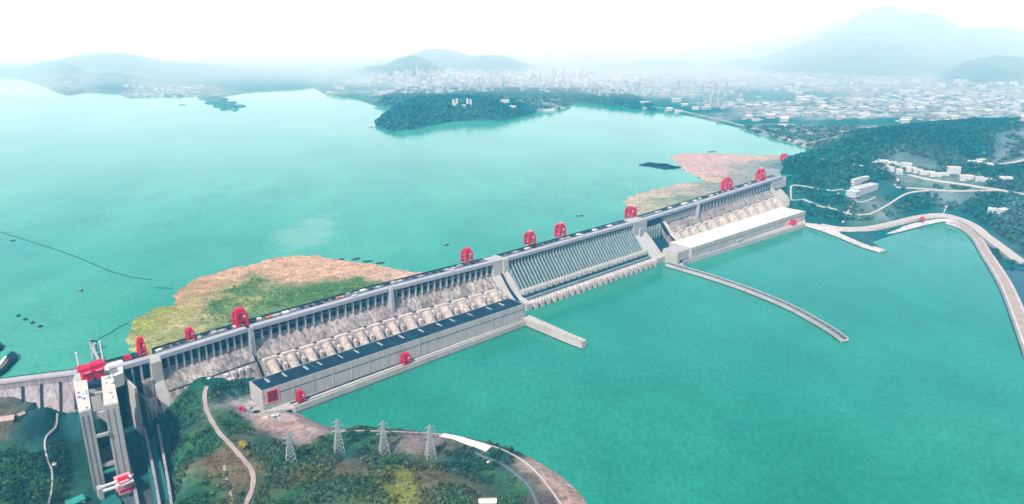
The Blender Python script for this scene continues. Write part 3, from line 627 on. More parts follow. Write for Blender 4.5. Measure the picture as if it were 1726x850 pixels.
MB().profile([(-8, 88), (4, 88), (34, 52), (92, 12), (92, 4), (30, 44), (-8, 80)], s1 + 22.2, s1 + 27).build('training_wall', 'bulkhead_blue', b3)
MB().profile([(-8, 90), (6, 90), (36, 56), (94, 13), (94, -6), (-8, -6)], s1 + 27.2, s1 + 38).build('training_wall', 'block_concrete', b3)
ri_ = sect('intake_section'); s0, s1 = s1 + 22, S[1300]; m2 = (S[1171] + S[1178]) / 2
intake(ri_, s0, m2, 15, 4, True); intake(ri_, m2, s1, 24, 8, True); bigpier(ri_, m2, 10, 12, 58)
ed = sect('abutment_section'); s0 = S[1300]
MB().profile([(-40, -6), (-40, 119.8), (5, 119.8), (6, 84), (40, 44), (84, 6)], s0, s0 + 14).build('division_wall', 'wall_concrete', ed)
MB().profile([(-40, -6), (-40, 89.9), (-9, 90), (-9, 113.9), (-6, 113.9), (0, 70), (36, 40), (60, 10), (60, -6)], s0 + 14, 2320, 2).build('dam_body', 'wall_concrete', ed)
for k in range(9): pier(ed, s0 + 22 + k * 13, 3, 6, 74)
crest(ed, s0, 2320)
# left wing: gently bent towards the bank
lw = sect('non_overflow_section')
PL = [(-1100.0, 1100.0), (*U(-60, 649, 120),), (*U(0, 645, 120),), (*U(70, 636, 120),), (*U(128, 629, 120),)]
def wing(prof, name, m):
    vs = []; n = len(prof)
    for i, (x, y) in enumerate(PL):
        a = PL[max(0, i - 1)]; b = PL[min(len(PL) - 1, i + 1)]; dx, dy = b[0] - a[0], b[1] - a[1]; L = math.hypot(dx, dy)
        for t, z in prof: vs.append((x + dy / L * t, y - dx / L * t, z))
    fs = [tuple(range(n)), tuple(range(n * (len(PL) - 1), n * len(PL)))]
    for k in range(len(PL) - 1):
        for i in range(n): j = (i + 1) % n; fs.append((k * n + i, (k + 1) * n + i, (k + 1) * n + j, k * n + j))
    MB().add(vs, fs).build(name, m, lw)
wing([(-18, 20), (-18, 119), (0, 119), (0, 105), (28, 60), (28, 20)], 'dam_body', 'old_concrete')
wing([(-18, 119.1), (-17, 119.1), (-17, 121), (-18, 121)], 'upstream_parapet', 'dark_steel')
wing([(-16.9, 119.05), (.6, 119.05), (.6, 119.8), (-16.9, 119.8)], 'crest_road', 'deck_concrete')
wing([(.7, 117), (1.4, 117), (1.4, 121), (.7, 121)], 'parapet', 'concrete')
for i, (a, k) in enumerate([(1, .7), (2, .5), (2, .95), (3, .5), (3, .93)]):
    x = PL[a][0] * (1 - k) + PL[a + 1][0] * k; y = PL[a][1] * (1 - k) + PL[a + 1][1] * k
    dx, dy = PL[a + 1][0] - PL[a][0], PL[a + 1][1] - PL[a][1]; L = math.hypot(dx, dy); nx, ny = dy / L, -dx / L
    MB().bar((x + nx * 2, y + ny * 2, 108), (x + nx * 29, y + ny * 29, 62), 2.2, 3).build('drain_pipe', 'dark_steel', lw)

# ================================================================== powerhouses
def powerhouse(label, A, Bq, w0, w1, zr, roof, joints_):
    """A, B: world points of the front roof edge's left and right ends; w0, w1 the widths there"""
    ax, ay = A; bx, by = Bq; L = math.hypot(bx - ax, by - ay); dx, dy = (bx - ax) / L, (by - ay) / L; nx, ny = dy, -dx
    o = thing('powerhouse', label, 'powerhouse', (ax, ay, 0))
    def pt(s, t, z): return (ax + dx * s + nx * t, ay + dy * s + ny * t, z)
    def bx_(s0, s1, t0, t1, z0, z1, name, m, par=o):
        return MB().hexa([pt(s0, t1, z0), pt(s1, t1, z0), pt(s1, t0, z0), pt(s0, t0, z0)], [pt(s0, t1, z1), pt(s1, t1, z1), pt(s1, t0, z1), pt(s0, t0, z1)]).build(name, m, par)
    MB().hexa([pt(0, 0, -6), pt(L, 0, -6), pt(L, -w1, -6), pt(0, -w0, -6)], [pt(0, 0, zr), pt(L, 0, zr), pt(L, -w1, zr), pt(0, -w0, zr)]).build('wall', 'wall_concrete', o)
    MB().hexa([pt(3, -3, zr + .01), pt(L - 3, -3, zr + .01), pt(L - 3, 3 - w1, zr + .01), pt(3, 3 - w0, zr + .01)], [pt(3, -3, zr + .8), pt(L - 3, -3, zr + .8), pt(L - 3, 3 - w1, zr + .8), pt(3, 3 - w0, zr + .8)]).build('roof', roof, o)
    for t in (-1.3,): bx_(0, L, t, t + 1.2, zr + .02, zr + 2.0, 'parapet', 'wall_concrete')
    k = 0; s = 25
    while s < L - 20 and joints_:
        wv = rng.uniform(6, 14); bx_(s, s + wv * .35, -w0 * .8, -w0 * .45, zr + .85, zr + 1.9, 'roof_vent', 'grey_steel'); s += rng.uniform(30, 62)
    for i in range(16):                          # pilasters on the river front
        s = L * (i + .5) / 16; bx_(s - 1, s + 1, .02, .8, 16, zr - .5, 'pilaster', 'wall_concrete')
    bx_(2, L - 2, .03, .5, zr - 13, zr - 12, 'string_course', 'dark_steel')
    return o, pt, L, bx_
ph, ppt, PL1, pbx = powerhouse('long grey powerhouse with a dark roof, left of the spillway', U(441, 661, 54), U(885, 513, 54), 58, 60, 54, 'roof_dark', True)
pbx(10, 30, .55, 1.6, 28, 50, 'door', 'red_dark'); pbx(6, 34, .53, .9, 24, 53, 'door_surround', 'pink_paint')
ZQ = 13.5
QL = [U(503, 684, ZQ), U(700, 617, ZQ), U(888, 541, ZQ)]
def quay(o, A, Bq, pt, L, name, m='wall_concrete', mid=None):
    poly = [pt(-14, .05, 0)[:2], A] + (mid or []) + [Bq, pt(L + 6, .05, 0)[:2]]
    MB().prism(poly, -6, ZQ).build(name, m, o)
quay(ph, U(498, 687, ZQ), U(892, 540, ZQ), ppt, PL1, 'quay')
def along(A, Bq, off, w_, z0, z1, name, m, par):
    L = math.hypot(Bq[0] - A[0], Bq[1] - A[1]); dx, dy = (Bq[0] - A[0]) / L, (Bq[1] - A[1]) / L; nx, ny = dy, -dx
    p = lambda s, t, z: (A[0] + dx * s + nx * t, A[1] + dy * s + ny * t, z)
    return MB().hexa([p(0, off + w_, z0), p(L, off + w_, z0), p(L, off, z0), p(0, off, z0)], [p(0, off + w_, z1), p(L, off + w_, z1), p(L, off, z1), p(0, off, z1)]).build(name, m, par)
A_, B_ = U(498, 687, ZQ), U(892, 540, ZQ)
for off, w_, h in ((-1.6, 1.2, 1.4), (-8, 1.2, .8), (-19, 1.2, .8), (-24, 3.5, .5)): along(A_, B_, off, w_, ZQ + .01, ZQ + h, 'quay_rail', 'dark_steel' if h < 1 else 'wall_concrete', ph)
along(A_, B_, .02, .6, 2.0, 2.8, 'fender_line', 'dark_steel', ph)
ph2, ppt2, PL2, pbx2 = powerhouse('powerhouse with a bright white roof, right of the spillway', U(1166, 419, 46), U(1358, 356.5, 46), 88, 98, 46, 'roof_white', False)
pbx2(-62, -.05, -66, -8, -6, 42, 'annexe', 'wall_concrete'); pbx2(-56, -6, -60, -14, 42.05, 43, 'annexe_roof', 'deck_concrete')
pbx2(PL2 * .80, PL2 * .84, .9, 5, 14, 30, 'service_bay', 'pink_paint'); pbx2(PL2 * .90, PL2 * .95, .9, 4, 14, 26, 'service_bay', 'pink_paint')
pbx2(PL2 * .35, PL2 * .40, .9, 6, 14, 24, 'service_bay', 'grey_steel')
A2, B2 = U(1150, 441, ZQ), U(1357, 378, ZQ)
quay(ph2, A2, B2, ppt2, PL2, 'quay', mid=[])
MB().prism([U(1122, 436, ZQ), U(1152, 442, ZQ), ppt2(-6, .1, 0)[:2], ppt2(-60, -4, 0)[:2], Dp(S[1110] + 10, 100)[:2]], -6, ZQ - .3).build('quay_apron', 'deck_concrete', ph2)
along(A2, B2, -1.6, 1.2, ZQ + .01, ZQ + 1.4, 'quay_rail', 'wall_concrete', ph2); along(A2, B2, -10, 1.2, ZQ + .01, ZQ + .8, 'quay_rail', 'dark_steel', ph2)
MB().prism([Dp(-60, 62)[:2], Dp(720, 62)[:2], ppt(PL1 - 2, -59, 0)[:2], ppt(2, -57, 0)[:2]], -5, 11).build('yard', 'deck_concrete', ph)

# ================================================================== guide walls, quays and causeways
def smooth(pts, k=6):
    out = []
    P = [Vector(p) for p in pts]
    for i in range(len(P) - 1):
        p0 = P[max(0, i - 1)]; p1 = P[i]; p2 = P[i + 1]; p3 = P[min(len(P) - 1, i + 2)]
        for j in range(k):
            t = j / k; out.append(tuple(.5 * ((2 * p1) + (-p0 + p2) * t + (2 * p0 - 5 * p1 + 4 * p2 - p3) * t * t + (-p0 + 3 * p1 - 3 * p2 + p3) * t ** 3)))
    out.append(tuple(P[-1])); return out
def strip(pts, w0, w1, z0, z1, batter=0):
    """a wall swept along a centre line of world points, wN wide at the top"""
    n = len(pts); vs = []; fs = []
    for i, p in enumerate(pts):
        a = pts[max(0, i - 1)]; b = pts[min(n - 1, i + 1)]; dx, dy = b[0] - a[0], b[1] - a[1]; L = math.hypot(dx, dy); nx, ny = -dy / L, dx / L
        hw = (w0 + (w1 - w0) * i / (n - 1)) / 2; zz = z1[i] if isinstance(z1, list) else z1
        for hwid, z in ((hw, zz), (-hw, zz), (-hw - batter, z0), (hw + batter, z0)): vs.append((p[0] + nx * hwid, p[1] + ny * hwid, z))
    for k in range(n - 1):
        for i in range(4): j = (i + 1) % 4; fs.append((4 * k + i, 4 * (k + 1) + i, 4 * (k + 1) + j, 4 * k + j))
    fs += [(0, 1, 2, 3), tuple(range(4 * n - 4, 4 * n))]
    return MB().add(vs, fs)
def guide_wall(label, px, z, w0, w1, m='wall_concrete', kerb=True, batter=1.5, cat='guide wall', name='guide_wall', cap=None, k=6):
    pts = smooth([U(a, b, z) for a, b in px], k)
    o = thing(name, label, cat, (*pts[0], 0))
    strip(pts, w0, w1, -6, z, batter).build('wall', m, o)
    if kerb:
        for sgn in (1, -1):
            q = []
            for i, p in enumerate(pts):
                a = pts[max(0, i - 1)]; b = pts[min(len(pts) - 1, i + 1)]; dx, dy = b[0] - a[0], b[1] - a[1]; L = math.hypot(dx, dy)
                hw = (w0 + (w1 - w0) * i / (len(pts) - 1)) / 2 - 1; q.append((p[0] - dy / L * hw * sgn, p[1] + dx / L * hw * sgn))
            strip(q, 1.1, 1.1, z + .01, z + 1.6).build('parapet', m, o)
    strip(pts, w0 + 2.2 + batter * 1.2, w1 + 2.2 + batter * 1.2, -6, 2.0).build('tide_mark', 'dark_steel', o)
    if cap: strip(pts, w0 * .66, w1 * .66, z + .02, z + .5).build('walkway', cap, o)
    return o, pts
guide_wall('short straight concrete guide wall jutting into the river from the end of the dark-roofed powerhouse', [(886, 534), (920, 548), (952, 562), (985, 575)], 19, 24, 14)
gw, gp = guide_wall('long curved concrete guide wall sweeping out into the river right of the spillway', [(1126, 444), (1160, 454), (1210, 469), (1270, 490), (1330, 515), (1375, 539), (1405, 557), (1424, 571)], 9, 24, 20, cap='asphalt')
m = MB()
for p in gp[::2]: m.box(p[0] - 2, p[0] + 2, p[1] - 2, p[1] + 2, 9.6, 11.2)
m.build('bollard_row', 'dark_steel', gw)
guide_wall('rubble spur of the right bank running from the white-roofed powerhouse out into the green river', [(1352, 374), (1385, 383), (1420, 396), (1455, 411), (1488, 422)], 8, 46, 24, m='quay_rubble', batter=9, cat='jetty', name='rubble_jetty', kerb=False)
rq, rp = guide_wall('curving pale quay wall along the right bank, ending in a square tip', [(1382, 379), (1420, 385), (1465, 384), (1510, 375), (1548, 366), (1588, 362), (1622, 371), (1645, 383), (1660, 396), (1676, 408), (1720, 441)], 14, 30, 38, m='stone_quay', batter=1.0, cat='quay', name='quay_wall', cap='road')
guide_wall('lower rubble embankment step below the curving pale quay wall', [(1420, 394), (1462, 397), (1505, 388), (1545, 378), (1590, 370), (1625, 380), (1648, 398)], 6, 34, 22, m='quay_rubble', batter=12, cat='embankment', name='embankment', kerb=False)
guide_wall('narrow pinkish causeway separating the green river from the dark side channel', [(1600, 374), (1628, 384), (1648, 402), (1662, 425), (1680, 452), (1700, 487), (1722, 540), (1745, 600)], 9, 26, 36, m='stone_quay', batter=5, cat='causeway', name='causeway', cap='dirt_road')
sm = thing('signal_mast', 'thin pale mast standing on the crown of the curving quay', 'mast', (*U(1590, 361, 14), 14))
a = U(1590, 361, 14); MB().bar((a[0], a[1], 14), (a[0] + 6, a[1], 44), 2).build('pole', 'white_paint', sm); MB().box(a[0] + 2, a[0] + 10, a[1] - 2, a[1] + 2, 44, 47).build('lamp', 'white_paint', sm)

# ================================================================== ship lift
ZT = 146
lift = thing('ship_lift', 'twin-towered concrete ship lift with a red machine hall at the left end of the dam', 'ship lift', (*U(160, 690, 5), 0))
TL = [(133, 697), (154, 691), (147, 640), (123, 644)]; TR = [(175, 686), (200, 680), (191, 631), (170, 635)]
for T in (TL, TR):
    q = [U(a, b, ZT) for a, b in T]
    tw = MB().prism(q, -6, ZT).build('tower', 'tower_concrete', lift)
    c = (sum(p[0] for p in q) / 4, sum(p[1] for p in q) / 4)
    ins_ = [(c[0] + (p[0] - c[0]) * .95, c[1] + (p[1] - c[1]) * .95) for p in q]
    MB().prism(ins_, ZT + .01, ZT + 1.2).build('roof', 'tower_roof', tw)
    e0 = Vector((*q[0], 0)); e1 = Vector((*q[1], 0)); e3 = Vector((*q[3], 0)); uu = (e1 - e0).normalized(); vv = (e3 - e0)
    m = MB(); m2_ = MB(); L_ = vv.length; vv = vv.normalized(); W_ = (e1 - e0).length
    for k in range(13):
        for r_ in (.22, .55, .8):
            if rng.random() < .26:
                b = e0 + vv * (8 + k * (L_ - 16) / 12) + uu * W_ * r_; hh = rng.uniform(1, 3.4); s_ = rng.uniform(1.2, 2.4)
                MB().box(b.x - s_, b.x + s_, b.y - s_, b.y + s_, ZT + 1.2, ZT + 1.2 + hh).build('roof_unit', 'grey_steel' if rng.random() < .5 else 'white_paint', tw)
    m = MB()                                            # shallow vertical flutes on the river front
    for k in (0.0, .42, .8):
        p0 = e0 + uu * W_ * k; p1 = e0 + uu * W_ * (k + .18); m.hexa([(p0.x - vv.x, p0.y - vv.y, 6), (p1.x - vv.x, p1.y - vv.y, 6), (p1.x, p1.y, 6), (p0.x, p0.y, 6)], [(p0.x - vv.x, p0.y - vv.y, ZT - 6), (p1.x - vv.x, p1.y - vv.y, ZT - 6), (p1.x, p1.y, ZT - 6), (p0.x, p0.y, ZT - 6)])
    m.build('pilaster', 'tower_concrete', tw)
ql = [Vector((*U(a, b, ZT), 0)) for a, b in TL]; qr = [Vector((*U(a, b, ZT), 0)) for a, b in TR]
def bridge(k, z0, z1, dk, m, name='bridge'):
    """a beam between the towers at fraction k from their river ends"""
    a0 = ql[1].lerp(ql[2], k); a1 = ql[1].lerp(ql[2], k + dk); b0 = qr[0].lerp(qr[3], k); b1 = qr[0].lerp(qr[3], k + dk)
    MB().hexa([(a0.x, a0.y, z0), (b0.x, b0.y, z0), (b1.x, b1.y, z0), (a1.x, a1.y, z0)], [(a0.x, a0.y, z1), (b0.x, b0.y, z1), (b1.x, b1.y, z1), (a1.x, a1.y, z1)]).build(name, m, lift)
bridge(.80, 138, 144, .16, 'bulkhead_blue', 'control_room'); bridge(.62, 134, 138, .05, 'tower_concrete'); bridge(.03, 126, 136, .06, 'tower_concrete'); bridge(.12, 124, 132, .05, 'bulkhead_blue')
bridge(-.04, 98, 102, .05, 'tower_concrete'); bridge(.02, 40, 46, .04, 'tower_concrete'); bridge(.0, 30, 34, .04, 'roof_green'); bridge(.1, 5, 16, .85, 'dark_steel', 'ship_chamber'); bridge(.14, 16, 17, .77, 'water_green', 'chamber_water')
# red machine hall astride the head of the lift
hA, hB = Vector((*U(135, 633, 134), 0)), Vector((*U(176, 622, 134), 0)); hu = (hB - hA).normalized(); hn_ = Vector((hu.y, -hu.x, 0))
hall = bpy.data.objects.new('machine_hall', None); COL.objects.link(hall); hall.parent = lift
def hb(s0, s1, t0, t1, z0, z1, name, m):
    c = [hA + hu * s0 + hn_ * t1, hA + hu * s1 + hn_ * t1, hA + hu * s1 + hn_ * t0, hA + hu * s0 + hn_ * t0]
    return MB().hexa([(p.x, p.y, z0) for p in c], [(p.x, p.y, z1) for p in c]).build(name, m, hall)
HL = (hB - hA).length
hb(2, HL - 2, -13, 9, 120, 141, 'wall', 'red_paint'); hb(-2, HL * .48, -15, 5, 141.05, 146, 'roof', 'red_paint'); hb(HL * .52, HL + 2, -15, 5, 141.05, 148, 'roof', 'red_paint')
hb(4, HL * .40, 9.1, 12, 139, 140, 'canopy', 'pink_paint'); hb(HL * .6, HL - 4, 9.1, 12, 139, 140, 'canopy', 'pink_paint')
hb(3, 6, 8, 12, 104, 121.9, 'leg', 'red_dark'); hb(HL - 6, HL - 3, 8, 12, 104, 121.9, 'leg', 'red_dark'); hb(HL * .5 - 2, HL * .5 + 2, 14.1, 16, 118, 130, 'stair_bay', 'dark_steel')
for px in ((136, 634), (175, 614)):
    a = U(px[0], px[1], 122); MB().cyl((a[0], a[1], 118), (a[0], a[1], 166), 1.7, 1.3, 10).cyl((a[0], a[1], 166), (a[0], a[1], 168), 1.9, 1.9, 10).build('guide_column', 'white_paint', lift)
pad = [U(175, 615, 119.8), U(207, 606, 119.8), U(207, 628, 119.8), U(188, 636, 119.8)]
MB().prism(pad, 96, 119.9).build('forecourt', 'white_slab', lift); MB().prism([U(126, 629, 119.5), U(176, 616, 119.5), U(190, 634, 119.5), U(122, 644, 119.5)], 20, 119.4).build('lift_head', 'wall_concrete', lift)
# downstream head: white gate beams and the red gate house
gh = bpy.data.objects.new('gate_house', None); COL.objects.link(gh); gh.parent = lift
def pb(px0, px1, z0, z1, dep, name, m, par=gh):
    a = Vector((*U(*px0, z0), 0)); b = Vector((*U(*px1, z0), 0)); d = (b - a).normalized(); nn = Vector((-d.y, d.x, 0)) * dep
    return MB().hexa([(a.x, a.y, z0), (b.x, b.y, z0), (b.x + nn.x, b.y + nn.y, z0), (a.x + nn.x, a.y + nn.y, z0)], [(a.x, a.y, z1), (b.x, b.y, z1), (b.x + nn.x, b.y + nn.y, z1), (a.x + nn.x, a.y + nn.y, z1)]).build(name, m, par)
pb((170, 824), (199, 814), 30, 33, 3.5, 'gate_beam', 'white_paint'); pb((174, 830), (200, 822), 30, 33, 3.5, 'gate_beam', 'white_paint')
pb((202, 818), (219, 811), 31, 39, 9, 'wall', 'red_paint'); pb((203, 816), (218, 810), 39.05, 40, 6, 'roof', 'pink_paint'); pb((200, 822), (226, 813), 28, 30.9, 20, 'floor_slab', 'white_paint')
pb((202, 838), (228, 828), 2, 27.9, 22, 'pier', 'pink_paint'); pb((170, 850), (178, 847), 2, 28, 14, 'pier', 'tower_concrete'); pb((204, 832), (227, 823), 18, 21, 3, 'cable_duct', 'red_dark')
# channel walls below the lift and the temporary lock
for i, (px, w_, z, lb) in enumerate([([(212, 760), (222, 800), (232, 850), (240, 900)], 5, 16, 'narrow concrete wall beside the foot of the ship lift'),
                                     ([(243, 720), (254, 770), (262, 810), (272, 870)], 4, 20, 'left wall of the silted lock channel below the dam'),
                                     ([(266, 715), (275, 765), (283, 810), (292, 870)], 4, 20, 'right wall of the silted lock channel below the dam')]):
    guide_wall(lb, px, z, w_, w_, m='old_concrete', kerb=False, batter=0, cat='channel wall', name='channel_wall')
pts = smooth([U(249, 740, 9), U(264, 800, 9), U(282, 880, 9)], 4); tag(strip(pts, 22, 22, 2, 9.2).build('channel_water', 'water_green'), kind='structure')
pts = smooth([U(160, 830, 8), U(186, 850, 8), U(195, 900, 8)], 3); tag(strip(pts, 30, 30, 2, 8.4).build('canal_water', 'water_green'), kind='structure')
# approach dolphins upstream of the lift
ap = thing('mooring_pier', 'grey steel mooring pier standing in the lake just behind the red machine hall', 'mooring pier', (*U(160, 600, 100), 100))
for (px, py, r_, h) in ((155, 586, 3, 18), (161, 592, 4, 16), (158, 604, 3.5, 12), (165, 606, 3, 14)):
    a = U(px, py, 100); MB().cyl((a[0], a[1], 96), (a[0], a[1], 100 + h), r_, r_, 10).build('pile', 'grey_steel', ap)
a = U(155, 586, 116); b = U(166, 606, 114); MB().bar((*a, 116), (*b, 114), 5, 1.5).build('walkway', 'grey_steel', ap); a = U(152, 574, 118); b = U(164, 576, 118); MB().bar((*a, 118), (*b, 118), 4, 2).build('platform', 'dark_steel', ap)

# ================================================================== gantry cranes
def gantry(label, px, py, z, wS, dT, H, style=0, base=None, group='red gantry cranes on the dam crest', cat='gantry crane', t=None):
    """stands with its base centre at pixel px,py on height z; wS along the dam, dT across, H high"""
    x, y = U(px, py, z); o = thing('gantry_crane', label, cat, (x, y, z), math.atan2(DY, DX), group)
    def P_(mb, name, m='red_paint', par=o):
        me_v = mb.v; me = bpy.data.meshes.new(name); me.from_pydata(me_v, [], mb.f); me.materials.append(M[m]); me.update(); fixn(me)
        ob = bpy.data.objects.new(name, me); COL.objects.link(ob); ob.parent = par; return ob
    wS *= .74; H *= .82; dT *= .8; hw, hd = wS / 2, dT / 2; k = .72 if style == 1 else 1.0; lw_ = wS * .25
    for sx_ in (-1, 1):
        for sy_ in (-1, 1):
            P_(MB().bar((sx_ * hw, sy_ * hd, 1.5), (sx_ * hw * k, sy_ * hd * .85, H * .72), lw_, lw_ * 1.1), 'leg')
    for sy_ in (-1, 1):
        P_(MB().box(-hw - 2, hw + 2, sy_ * hd - 1.6, sy_ * hd + 1.6, 0, 3), 'bogie', 'red_dark')  # dark red puts shading into the colour of the crane's foot
        P_(MB().bar((-hw, sy_ * hd * .94, H * .34), (hw, sy_ * hd * .94, H * .34), 2.6, 3).bar((-hw * .95, sy_ * hd * .9, 4), (hw * .9, sy_ * hd * .9, H * .6), 1.2), 'cross_beam')
    for sx_ in (-1, 1): P_(MB().bar((sx_ * hw * .95, -hd, H * .45), (sx_ * hw * .95, hd, H * .45), 2.4, 3), 'side_beam')
    P_(MB().box(-hw * k - 1, hw * k + 1, -hd * .95, -hd * .45, H * .70, H * .82), 'girder'); P_(MB().box(-hw * k - 1, hw * k + 1, hd * .45, hd * .95, H * .70, H * .82), 'girder')
    ho = P_(MB().box(-hw * .78, hw * .78, -hd * .8, hd * .8, H * .82, H * .97), 'machinery_house'); P_(MB().gable(-hw * .78, hw * .78, -hd * .8, hd * .8, H * .97, H * .05, .4), 'roof', 'red_paint', ho)
    P_(MB().box(-hw * .55, hw * .5, -hd * .5, hd * .5, H * .38, H * .70), 'hoist', 'red_paint'); P_(MB().box(-hw * .3, hw * .3, -hd * .3, hd * .3, H * .1, H * .38), 'lifting_beam', 'red_dark'); P_(MB().box(hw * .35, hw * .75, -hd - 2, -hd * .7, H * .50, H * .62), 'cab', 'pink_paint')  # dark red and pink parts paint shading and highlights into the crane
    if style >= 2:
        P_(MB().box(-hw - 9, -hw * k, -2.5, 2.5, H * .84, H * .93).bar((-hw - 8, 0, H * .84), (-hw * .9, 0, H * .58), 1.5), 'boom'); P_(MB().box(-hw * .2, hw * .5, -hd * .5, hd * .5, H * .99, H * 1.07), 'counterweight', 'pink_paint')
    if style == 3:
        for q_ in (.35, .75): P_(MB().bar((hw + 12, -hd * q_, 0), (hw + 12, -hd * q_, H * .7), lw_), 'leg')
        P_(MB().box(hw * .9, hw + 15, -hd * .9, -hd * .2, H * .70, H * .84), 'girder')
    return o
CZ = 118.7
gantry('narrow tapering red gantry crane on the dam crest, nearest to the ship lift', 240, 598, CZ, 15, 18, 44, 1)
gantry('small red gantry crane on the crest beside the green end of the debris island', 321, 573, CZ, 15, 16, 32, 0)
gantry('largest dark red gantry crane, on the crest above the left end of the powerhouse', 406, 549, CZ, 29, 22, 48, 0)
gantry('red gantry crane on the crest just left of the block beside the spillway', 787, 441, CZ, 28, 22, 46, 0)
gantry('red gantry crane with a jib on the crest over the left part of the spillway', 893, 412, CZ, 31, 22, 47, 2)
gantry('red gantry crane with a jib, second from the left above the spillway', 944, 399, CZ, 31, 22, 50, 2)
gantry('wide double-portal red gantry crane on the crest at the right end of the spillway', 1061, 367, CZ, 30, 22, 46, 3)
gantry('compact red gantry crane on the crest above the white-roofed powerhouse', 1224, 320, CZ, 46, 24, 58, 0)
gantry('pinkish-red gantry crane with a jib on the crest near the right abutment', 1281, 305, CZ, 40, 24, 62, 2)
gantry('small faint red crane on the shore of the lake behind the right abutment', 1320, 271, 104, 34, 20, 42, 3, group='red gantry cranes by the water')
gantry('red gantry crane on the powerhouse quay near the red door', 507, 677, ZQ + .1, 15, 12, 31, 0, group='red tailrace cranes on the quay')
gantry('red gantry crane halfway along the quay of the dark-roofed powerhouse', 684, 613, ZQ + .1, 20, 13, 32, 0, group='red tailrace cranes on the quay')
gantry('small pink-red crane on the yard left of the powerhouse end', 407, 697, 14, 10, 9, 17, 0, group='red tailrace cranes on the quay')
gantry('faint reddish crane at the foot of the white-roofed powerhouse, near its right end', 1336, 379, ZQ + .1, 34, 14, 22, 0, group='red tailrace cranes on the quay')
gantry('small red crane standing on the curving pale quay', 1554, 372, 14, 20, 14, 18, 0, group='red tailrace cranes on the quay')
gantry('low red maintenance trolley on the crest between the ship lift and the first crane', 216, 607, CZ, 12, 12, 13, 0, group='red tailrace cranes on the quay', cat='trolley')

# vehicles on the crest road
def truck(label, s, t, paint, group='trucks parked along the dam crest', L=13, name='parked_truck'):
    x, y, z = Dp(s, t, 118.62 if t < -13 else 120); o = thing(name, label, 'truck', (x, y, z), math.atan2(DY, DX), group)
    def P_(mb, name, m, par=o):
        me = bpy.data.meshes.new(name); me.from_pydata(mb.v, [], mb.f); me.materials.append(M[m]); me.update(); fixn(me)
        ob = bpy.data.objects.new(name, me); COL.objects.link(ob); ob.parent = par
    P_(MB().box(-L / 2, L * .22, -1.7, 1.7, 1.3, 4.6), 'cargo_box', paint); P_(MB().box(L * .26, L / 2, -1.6, 1.6, 1.0, 3.9), 'cab', 'white_paint'); P_(MB().box(L * .44, L / 2 + .06, -1.4, 1.4, 2.6, 3.6), 'windscreen', 'glass')
    P_(MB().box(-L / 2, L * .48, -.8, .8, .8, 1.3), 'chassis', 'dark_steel')
    for q_ in (-.36, -.2, .36):
        for sy_ in (-1.5, 1.5): P_(MB().cyl((L * q_, sy_ - .3, .75), (L * q_, sy_ + .3, .75), .75, .75, 10), 'wheel', 'dark_steel')
    return o
truck('orange truck on the crest just right of the largest red crane', s_at(456, 118, -22), -22, 'orange_paint', L=20)
truck('orange truck on the crest halfway between the largest crane and the next pier', s_at(573, 118, -22), -22, 'orange_paint', L=18)
truck('white truck on the crest road left of the crane beside the spillway block', s_at(765), -6, 'white_paint')
truck('white truck on the crest road near the middle of the spillway', s_at(985), -6, 'white_paint')
truck('white truck on the crest road left of the tall dividing pier', s_at(600), -6, 'white_paint')

# ================================================================== transmission pylons
def pylon(label, px, py, H=62):
    x, y, z = hit(px, py, h_near, 15); o = thing('pylon', label, 'pylon', (x, y, z - .5), R(20), 'lattice pylons on the wooded bank')
    def P_(mb, name):
        me = bpy.data.meshes.new(name); me.from_pydata(mb.v, [], mb.f); me.materials.append(M['grey_steel']); me.update()
        ob = bpy.data.objects.new(name, me); COL.objects.link(ob); ob.parent = o
    wd_ = lambda q: 7.5 * (1 - q) ** 1.15 + 1.3; lv = [0, .16, .3, .42, .53, .62, .7, .78, .86, .93, 1.0]; m = MB()
    cs = [[(sx_ * wd_(q), sy_ * wd_(q), q * H) for sx_, sy_ in ((-1, -1), (1, -1), (1, 1), (-1, 1))] for q in lv]
    lg = MB()
    for i in range(len(lv) - 1):
        for c in range(4):
            d = (c + 1) % 4; lg.bar(cs[i][c], cs[i + 1][c], .75); m.bar(cs[i][c], cs[i + 1][d], .42); m.bar(cs[i][d], cs[i + 1][c], .42); m.bar(cs[i + 1][c], cs[i + 1][d], .42)
    P_(lg, 'leg_frame'); P_(m, 'lattice')
    for q, a in ((.64, 12), (.79, 10), (.93, 8)):
        z_ = q * H
        for sx_ in (-1, 1): P_(MB().bar((0, -1.2, z_ + 1.6), (sx_ * a, 0, z_), .5).bar((0, 1.2, z_ + 1.6), (sx_ * a, 0, z_), .5).bar((0, 0, z_ - 1), (sx_ * a, 0, z_), .5).bar((sx_ * a, 0, z_), (sx_ * a, 0, z_ - 3.5), .5), 'cross_arm')
pylon('lattice pylon nearest to the powerhouse, standing on the pink bare ground', 491, 778, 58)
pylon('lattice pylon at the water edge, second from the powerhouse', 572, 760, 62)
pylon('lattice pylon at the water edge, third from the powerhouse', 648, 764, 62)
pylon('lattice pylon closest to the pale concrete slab on the shore', 726, 770, 62)

